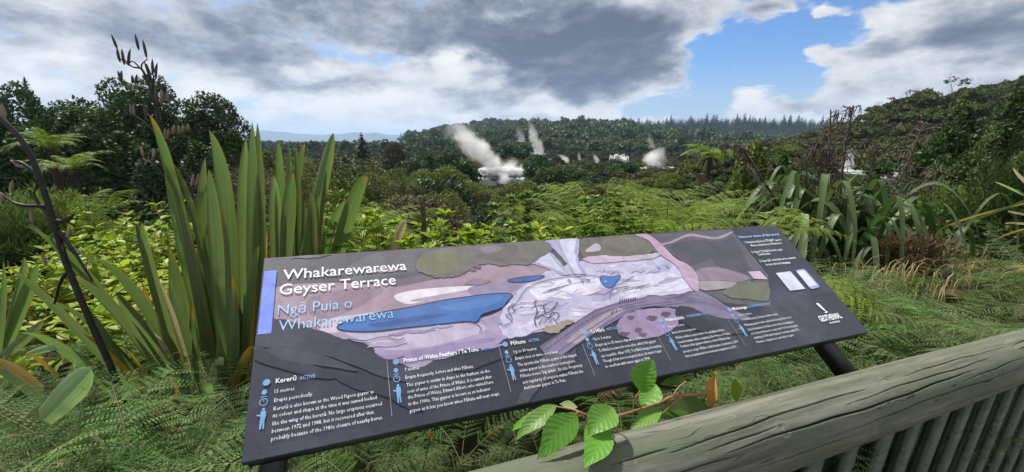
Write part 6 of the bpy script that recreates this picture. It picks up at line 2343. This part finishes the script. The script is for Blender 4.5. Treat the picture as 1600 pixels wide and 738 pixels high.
column(('Te Hōrū', (923.1, 521.7), (944.4, 518.4)), ('NOT ACTIVE', (948, 517.3), (971.9, 514.1)), [
    ('Up to 2 metres', (927.4, 533), (954.5, 528.6)), ('Erupts up to 15 times a day when active', (930.7, 542.3), (1002.9, 529.3)),
    ('Te Hōrū is a name for red ochre, which this geyser', (935.7, 551), (1025, 535.8)), ('can resemble. After 1972, Te Hōrū stopped erupting.', (939.4, 559.6), (1033.7, 543.4)),
    ('Though it has not re-erupted since, its water began', (942.6, 567.6), (1033.3, 551)), ('to overflow with water again in 1998.', (945.9, 575.9), (1016.3, 562.4))], 0, ((1010.8, 494.7), (1056, 563)))
column(('Waikorohihi', (1039, 503.4), (1069, 499)), ('OCCASIONALLY ACTIVE', (1072, 496.9), (1110.6, 492.1)), [
    ('Up to 5 metres', (1045.1, 513.1), (1069.4, 509.4)), ('Intermittent eruptions', (1050.3, 522.4), (1086.3, 515.3)),
    ('Waikorohihi is named after the gurgling, hissing', (1056, 530.5), (1131.2, 517.5)), ('sound it makes when erupting. Like Prince of Wales', (1059.6, 537.6), (1140.9, 522.9)),
    ('Feathers, this geyser indicates when Pōhutu was', (1064, 544.1), (1141, 530.5)), ('about to erupt. Waikorohihi became dormant in 2000', (1067.6, 552.2), (1153.5, 535.9)),
    ('but recommenced intermittent eruptions in 2015.', (1071.6, 559.3), (1150.7, 543.5))], 0, ((1134.4, 495.8), (1167, 540.2)))
column(('Mahanga', (1144.8, 485.6), (1167, 482.1)), ('OCCASIONALLY ACTIVE', (1168.7, 481.7), (1202.7, 476.9)), [
    ('Up to 5 metres', (1152.9, 495.1), (1174.1, 491.4)), ('10 minutes every 2 minutes (when active)', (1158.3, 502.3), (1215.3, 493)),
    ('Mahanga geyser is also called the Boxing Glove as its', (1163.7, 510.3), (1236.3, 498)), ('silica formations look like a hand with a boxing glove', (1168.7, 517.5), (1240, 504.4)),
    ('on. It was not known to erupt until 1961 then stopped', (1173.5, 524), (1245, 509.9)), ('erupting in 2006 and remained dormant until 2015.', (1177.8, 530.5), (1248.3, 516.4)),
    ('However, eruptions are currently irregular.', (1182.1, 537), (1240.7, 525.5))], 0, None)
mb = MB()
sp_ = .0145
write(mb, 'Discover more of the story!', (1155, 373), (1218.9, 369.3), sp_, .025, 2)
mb.build('heading_lettering', ink((130, 190, 244), 1.0), panel)
mb = MB()
for s, a, c_ in (('1. Download the free "STQRY" app for', (1163.9, 381.2), (1221.6, 376.6)), ('iPhone, Android and Windows 8.', (1173.9, 386), (1222.7, 382.8)), ("2. Select 'Te Puia' from the app's", (1174.7, 396.4), (1222, 391)), ('Search menu.', (1184.7, 400), (1204, 398.3)),
                ("3. Scan QR codes like we've entered", (1187.5, 410.5), (1242.5, 404.5)), ("in your phone's language.", (1197.2, 415.9), (1235.7, 411.8))):
    write(mb, s, a, c_, sp_ * .85, .012, 1)
mb.build('instruction_text', ink(WHT, 1.0), panel)
flat_part('pale_card', (206, 216, 240), [[pan(*p_) for p_ in ((1211.5, 427.5), (1234, 424.5), (1257.5, 452), (1233.5, 455))]])


def rrect(p_, k=.22):
    """rounded version of a 4 point outline"""
    P = np.array([pan(*a) for a in p_])
    out_ = []
    for i_ in range(4):
        a, b_, c_ = P[i_ - 1], P[i_], P[(i_ + 1) % 4]
        la = min(np.hypot(*(a - b_)), np.hypot(*(c_ - b_))) * k
        s, e = b_ + unit(a - b_) * la, b_ + unit(c_ - b_) * la
        for t in np.linspace(0, 1, 6):
            out_.append((1 - t) ** 2 * s + 2 * t * (1 - t) * b_ + t * t * e)
    return np.array(out_)


flat_part('phone_picture', (140, 160, 236), [rrect(((1241.5, 423), (1256, 420.5), (1281, 449), (1266, 453)))])
ZT += .00003
flat_part('phone_screen', (214, 220, 244), [rrect(((1244.5, 424.5), (1255.5, 423), (1276, 446), (1263.5, 448.5)), .12)])
ZT -= .00003
c_ = [pan(*a) for a in ((1245, 466), (1300, 459))]
flat_part('divider', (62, 64, 78), [[(c_[0][0], c_[0][1]), (c_[0][0] + .2, c_[0][1]), (c_[0][0] + .2, c_[0][1] - .001), (c_[0][0], c_[0][1] - .001)]])
mb = MB()
write(mb, 'GEOTHERMAL', (1282.5, 503.3), (1316.2, 497.6), d_((1282.5, 503.3), (1276, 494)) * 1.28, .03, 2)
write(mb, 'wonderland', (1296, 506.8), (1312.5, 504.2), .011, .012, 1)
q = closed(np.array([pan(*a) for a in ((1274.5, 475), (1277.5, 474.6), (1281.5, 477.5), (1286, 482.5), (1290.5, 487), (1289.5, 487.6), (1284, 484), (1278.5, 479.5))]))
mb.add(np.column_stack([q, np.full(len(q), ZT + .00004)]), [list(range(len(q)))], 0)
q = closed(np.array([pan(*a) for a in ((1287.5, 488.5), (1291, 487.6), (1293, 488.2), (1289, 489.8))]))
mb.add(np.column_stack([q, np.full(len(q), ZT + .00004)]), [list(range(len(q)))], 0)
mb.build('emblem', ink(WHT, 1.0), panel)
bpy.data.objects.remove(_fo)

# ------------------------------------------------------------------ sapling with big serrated leaves leaning over the rail
m = leaf_mat('serrated_leaf', [(.085, .19, .025), (.11, .24, .035), (.14, .28, .045)], .42, .28, .35, .3)
nt2 = m.node_tree
nb = NB(nt2)
pr = [n_ for n_ in nt2.nodes if n_.type == 'BSDF_PRINCIPLED'][0]
uvn = nb.n('ShaderNodeUVMap')
u, v, _ = nb.sep(uvn.outputs[0])
au = nb.m('ABSOLUTE', nb.m('SUBTRACT', u, .5))
vein = nb.m('ABSOLUTE', nb.m('SUBTRACT', nb.m('FRACT', nb.m('MULTIPLY', nb.m('SUBTRACT', v, nb.m('MULTIPLY', au, .42)), 9.0)), .5))
vl = nb.m('MAXIMUM', nb.sm(vein, .10, .0), nb.sm(au, .03, .008))
src = pr.inputs['Base Color'].links[0].from_socket
nt2.links.new(nb.mix(nb.m('MULTIPLY', vl, .22), src, (.2, .34, .09)), pr.inputs['Base Color'])
bp = nb.n('ShaderNodeBump')
bp.inputs['Strength'].default_value = .3
bp.inputs['Distance'].default_value = .0015
nb.put(bp.inputs['Height'], nb.m('MULTIPLY', nb.sm(vein, .0, .5), -1.0))
bp.invert = True
nt2.links.new(bp.outputs[0], pr.inputs['Normal'])
MAT['serrated'] = m
MAT['orange_leaf'] = leaf_mat('orange_leaf', [(.34, .13, .03), (.45, .2, .05), (.5, .3, .1)], .5, .3, .2, .3, scale=30)
MAT['pale_leaf'] = leaf_mat('pale_leaf_back', [(.14, .2, .07), (.18, .25, .09)], .55, .3, .3, .3, scale=20)


def big_leaf(root, base, tip, hw, mat='serrated', roll=0.0, curl=.12, cup=.18, label=None, seed=0, torn=None):
    r = np.random.default_rng(seed)
    (bx, by, Yb), (tx, ty, Yt) = base, tip
    A, B = at(bx, by, Yb), at(tx, ty, Yt)
    L = np.linalg.norm(B - A)
    w = hw * (Yb + Yt) / 2 / FOC
    ax = unit(B - A)
    view = unit(EYE - (A + B) / 2)
    sd = unit(np.cross(view, ax))
    nr = np.cross(ax, sd)
    sd, nr = sd * math.cos(roll) + nr * math.sin(roll), nr * math.cos(roll) - sd * math.sin(roll)
    nt_, nu = 40, 9
    t = np.linspace(0, 1, nt_)
    prof = np.where(t < .42, np.sin(np.pi / 2 * np.clip(t / .42, 0, 1)) ** .75, np.cos(np.pi / 2 * np.clip((t - .42) / .58, 0, 1)) ** 1.15)
    prof = prof * (1 + .035 * np.sign(np.sin(t * 130)) * (t > .06)) + .004
    uu = np.linspace(-1, 1, nu)
    o0 = np.array(root.location)
    V = []
    for i_ in range(nt_):
        ctr = A + (B - A) * t[i_] + nr * L * curl * math.sin(math.pi * t[i_]) + sd * .03 * L * math.sin(2.2 * t[i_] * math.pi + seed)
        for q in uu:
            V.append(ctr + sd * w * prof[i_] * q + nr * (cup * w * prof[i_] * (abs(q) ** 1.3) + .02 * w * math.sin(t[i_] * 30 + abs(q) * 3) * abs(q)))
    V = np.array(V) - o0
    F = [(a * nu + b_, a * nu + b_ + 1, (a + 1) * nu + b_ + 1, (a + 1) * nu + b_) for a in range(nt_ - 1) for b_ in range(nu - 1)]
    uv = np.stack([np.tile((uu + 1) / 2, nt_), np.repeat(t, nu)], -1)
    mb = MB()
    mb.add(V, F, 0, uv)
    o = mb.build('leaf', MAT[mat], root, True)
    if label:
        o['label'] = label
    return o


b0 = at(1080, 700, .95)
ch = empty('sapling', (b0[0], b0[1], 0.0))
tag(ch, 'sapling with big serrated green leaves on a reddish stem hanging over the log rail', 'sapling')
mb = MB()
o0 = np.array(ch.location)
main = spline([at(1120, 690, 1.0), at(1112, 640, .97), at(1107, 619, .93), at(1080, 618, .90), at(1050, 620, .87), at(1032, 629, .84), at(1002, 639, .80), at(972, 648, .75), at(940, 655, .70), at(915, 648, .69), at(895, 640, .70), at(871, 636, .71)], 50)
rootp = spline([np.array([b0[0], b0[1], -.1]), np.array([b0[0] + .02, b0[1] + .03, .5]), at(1120, 690, 1.0)], 14)
tube(mb, np.vstack([rootp[:-1], main]) - o0, np.concatenate([np.full(13, .0045), np.linspace(.0042, .0016, 50)]), 8, 0)
for a in ([(1002, 639, .80), (994, 622, .80), (1000, 612, .80)], [(1032, 629, .84), (1030, 612, .83), (1026, 603, .82)], [(947, 655, .70), (948, 658, .69), (947, 661, .68)], [(952, 652, .71), (956, 642, .70), (957, 637, .69)], [(905, 644, .69), (902, 645, .68), (900, 647, .67)], [(1060, 619, .88), (1050, 632, .86), (1035, 646, .84)], [(1050, 620, .87), (1060, 606, .88), (1072, 596, .89)]):
    tube(mb, spline([at(*q) for q in a], 8) - o0, np.linspace(.002, .0014, 8), 6, 0)
mb.build('stem', MAT['redstem'], ch, True)
for (bs, tp, hw, mt, ro, cu, cp, lab) in [
        ((871, 635, .71), (806, 692, .66), 17, 'serrated', .5, .14, .25, None), ((900, 646, .67), (836, 716, .60), 27, 'serrated', -.15, .06, .12, None), ((957, 636, .69), (917, 683, .64), 25, 'serrated', .1, .10, .3, 'leaf with a brown crumpled edge'),
        ((947, 660, .68), (914, 734, .585), 27, 'serrated', .1, .05, .16, None), ((1000, 612, .80), (1019, 557, .80), 22, 'serrated', -.2, .04, .2, None), ((1027, 602, .82), (1002, 637, .79), 20, 'serrated', .3, .06, .15, None),
        ((872, 636, .73), (788, 684, .74), 9, 'serrated', .7, .12, .2, None), ((902, 637, .73), (874, 631, .76), 8, 'pale_leaf', .5, .05, .1, None), ((1078, 640, .88), (1030, 634, .86), 14, 'pale_leaf', .2, .08, .1, 'pale leaf seen from below'),
        ((1034, 640, .85), (984, 672, .80), 17, 'serrated', .4, .06, .2, None), ((1036, 647, .84), (1080, 650, .86), 14, 'serrated', .5, .05, .2, None), ((1073, 594, .9), (1030, 600, .93), 9, 'serrated', .6, .05, .2, None),
        ((1064, 625, .90), (1108, 640, .90), 16, 'pale_leaf', .3, .05, .2, None)]:
    big_leaf(ch, bs, tp, hw, mt, ro, cu, cp, lab, seed=int(bs[0] + tp[1]))
big_leaf(ch, (1118, 587, .93), (1114, 642, .90), 11, 'orange_leaf', .5, .10, .5, 'dead orange leaf', seed=4)
big_leaf(ch, (1150, 592, 1.0), (1153, 632, .97), 9, 'bright', .4, .06, .2, 'yellow-green leaf', seed=5)

# small yellow flower heads under the sign
MAT['yellow'] = plain('yellow_flower', (.75, .42, .02), .6, .3, 60)
for px, py, Y, lab, where in ((766, 676, .80, 'small yellow button flower below the second sign column', 0), (1117, 583, .95, 'small yellow button flower above the dead orange leaf', 1), (672, 679, .82, 'small orange-yellow flower under the sign left of the other button flower', 2)):
    P = at(px, py, Y)
    e = empty('flower', (P[0], P[1], P[2] - .3))
    tag(e, lab, 'flower')
    mb = MB()
    n_ = 10
    V, F = [], []
    for a in range(5):
        ph = math.pi * a / 4 - math.pi / 2
        V += [(.0062 * math.cos(ph) * (1 + .12 * (b_ % 2)) * math.cos(b_ * .6283), .0062 * math.cos(ph) * (1 + .12 * (b_ % 2)) * math.sin(b_ * .6283), .3 + .0055 * math.sin(ph)) for b_ in range(n_)]
    F = [(a * n_ + b_, a * n_ + (b_ + 1) % n_, (a + 1) * n_ + (b_ + 1) % n_, (a + 1) * n_ + b_) for a in range(4) for b_ in range(n_)]
    mb.add(V, F)
    mb.build('flower_head', MAT['yellow'], e, True)
    mb = MB()
    tube(mb, spline([(-.05, .02, -.02), (-.03, .01, .15), (0, 0, .296)], 10), np.linspace(.0016, .001, 10), 5)
    mb.build('stem', MAT['stalk'] if where else MAT['redstem'], e)
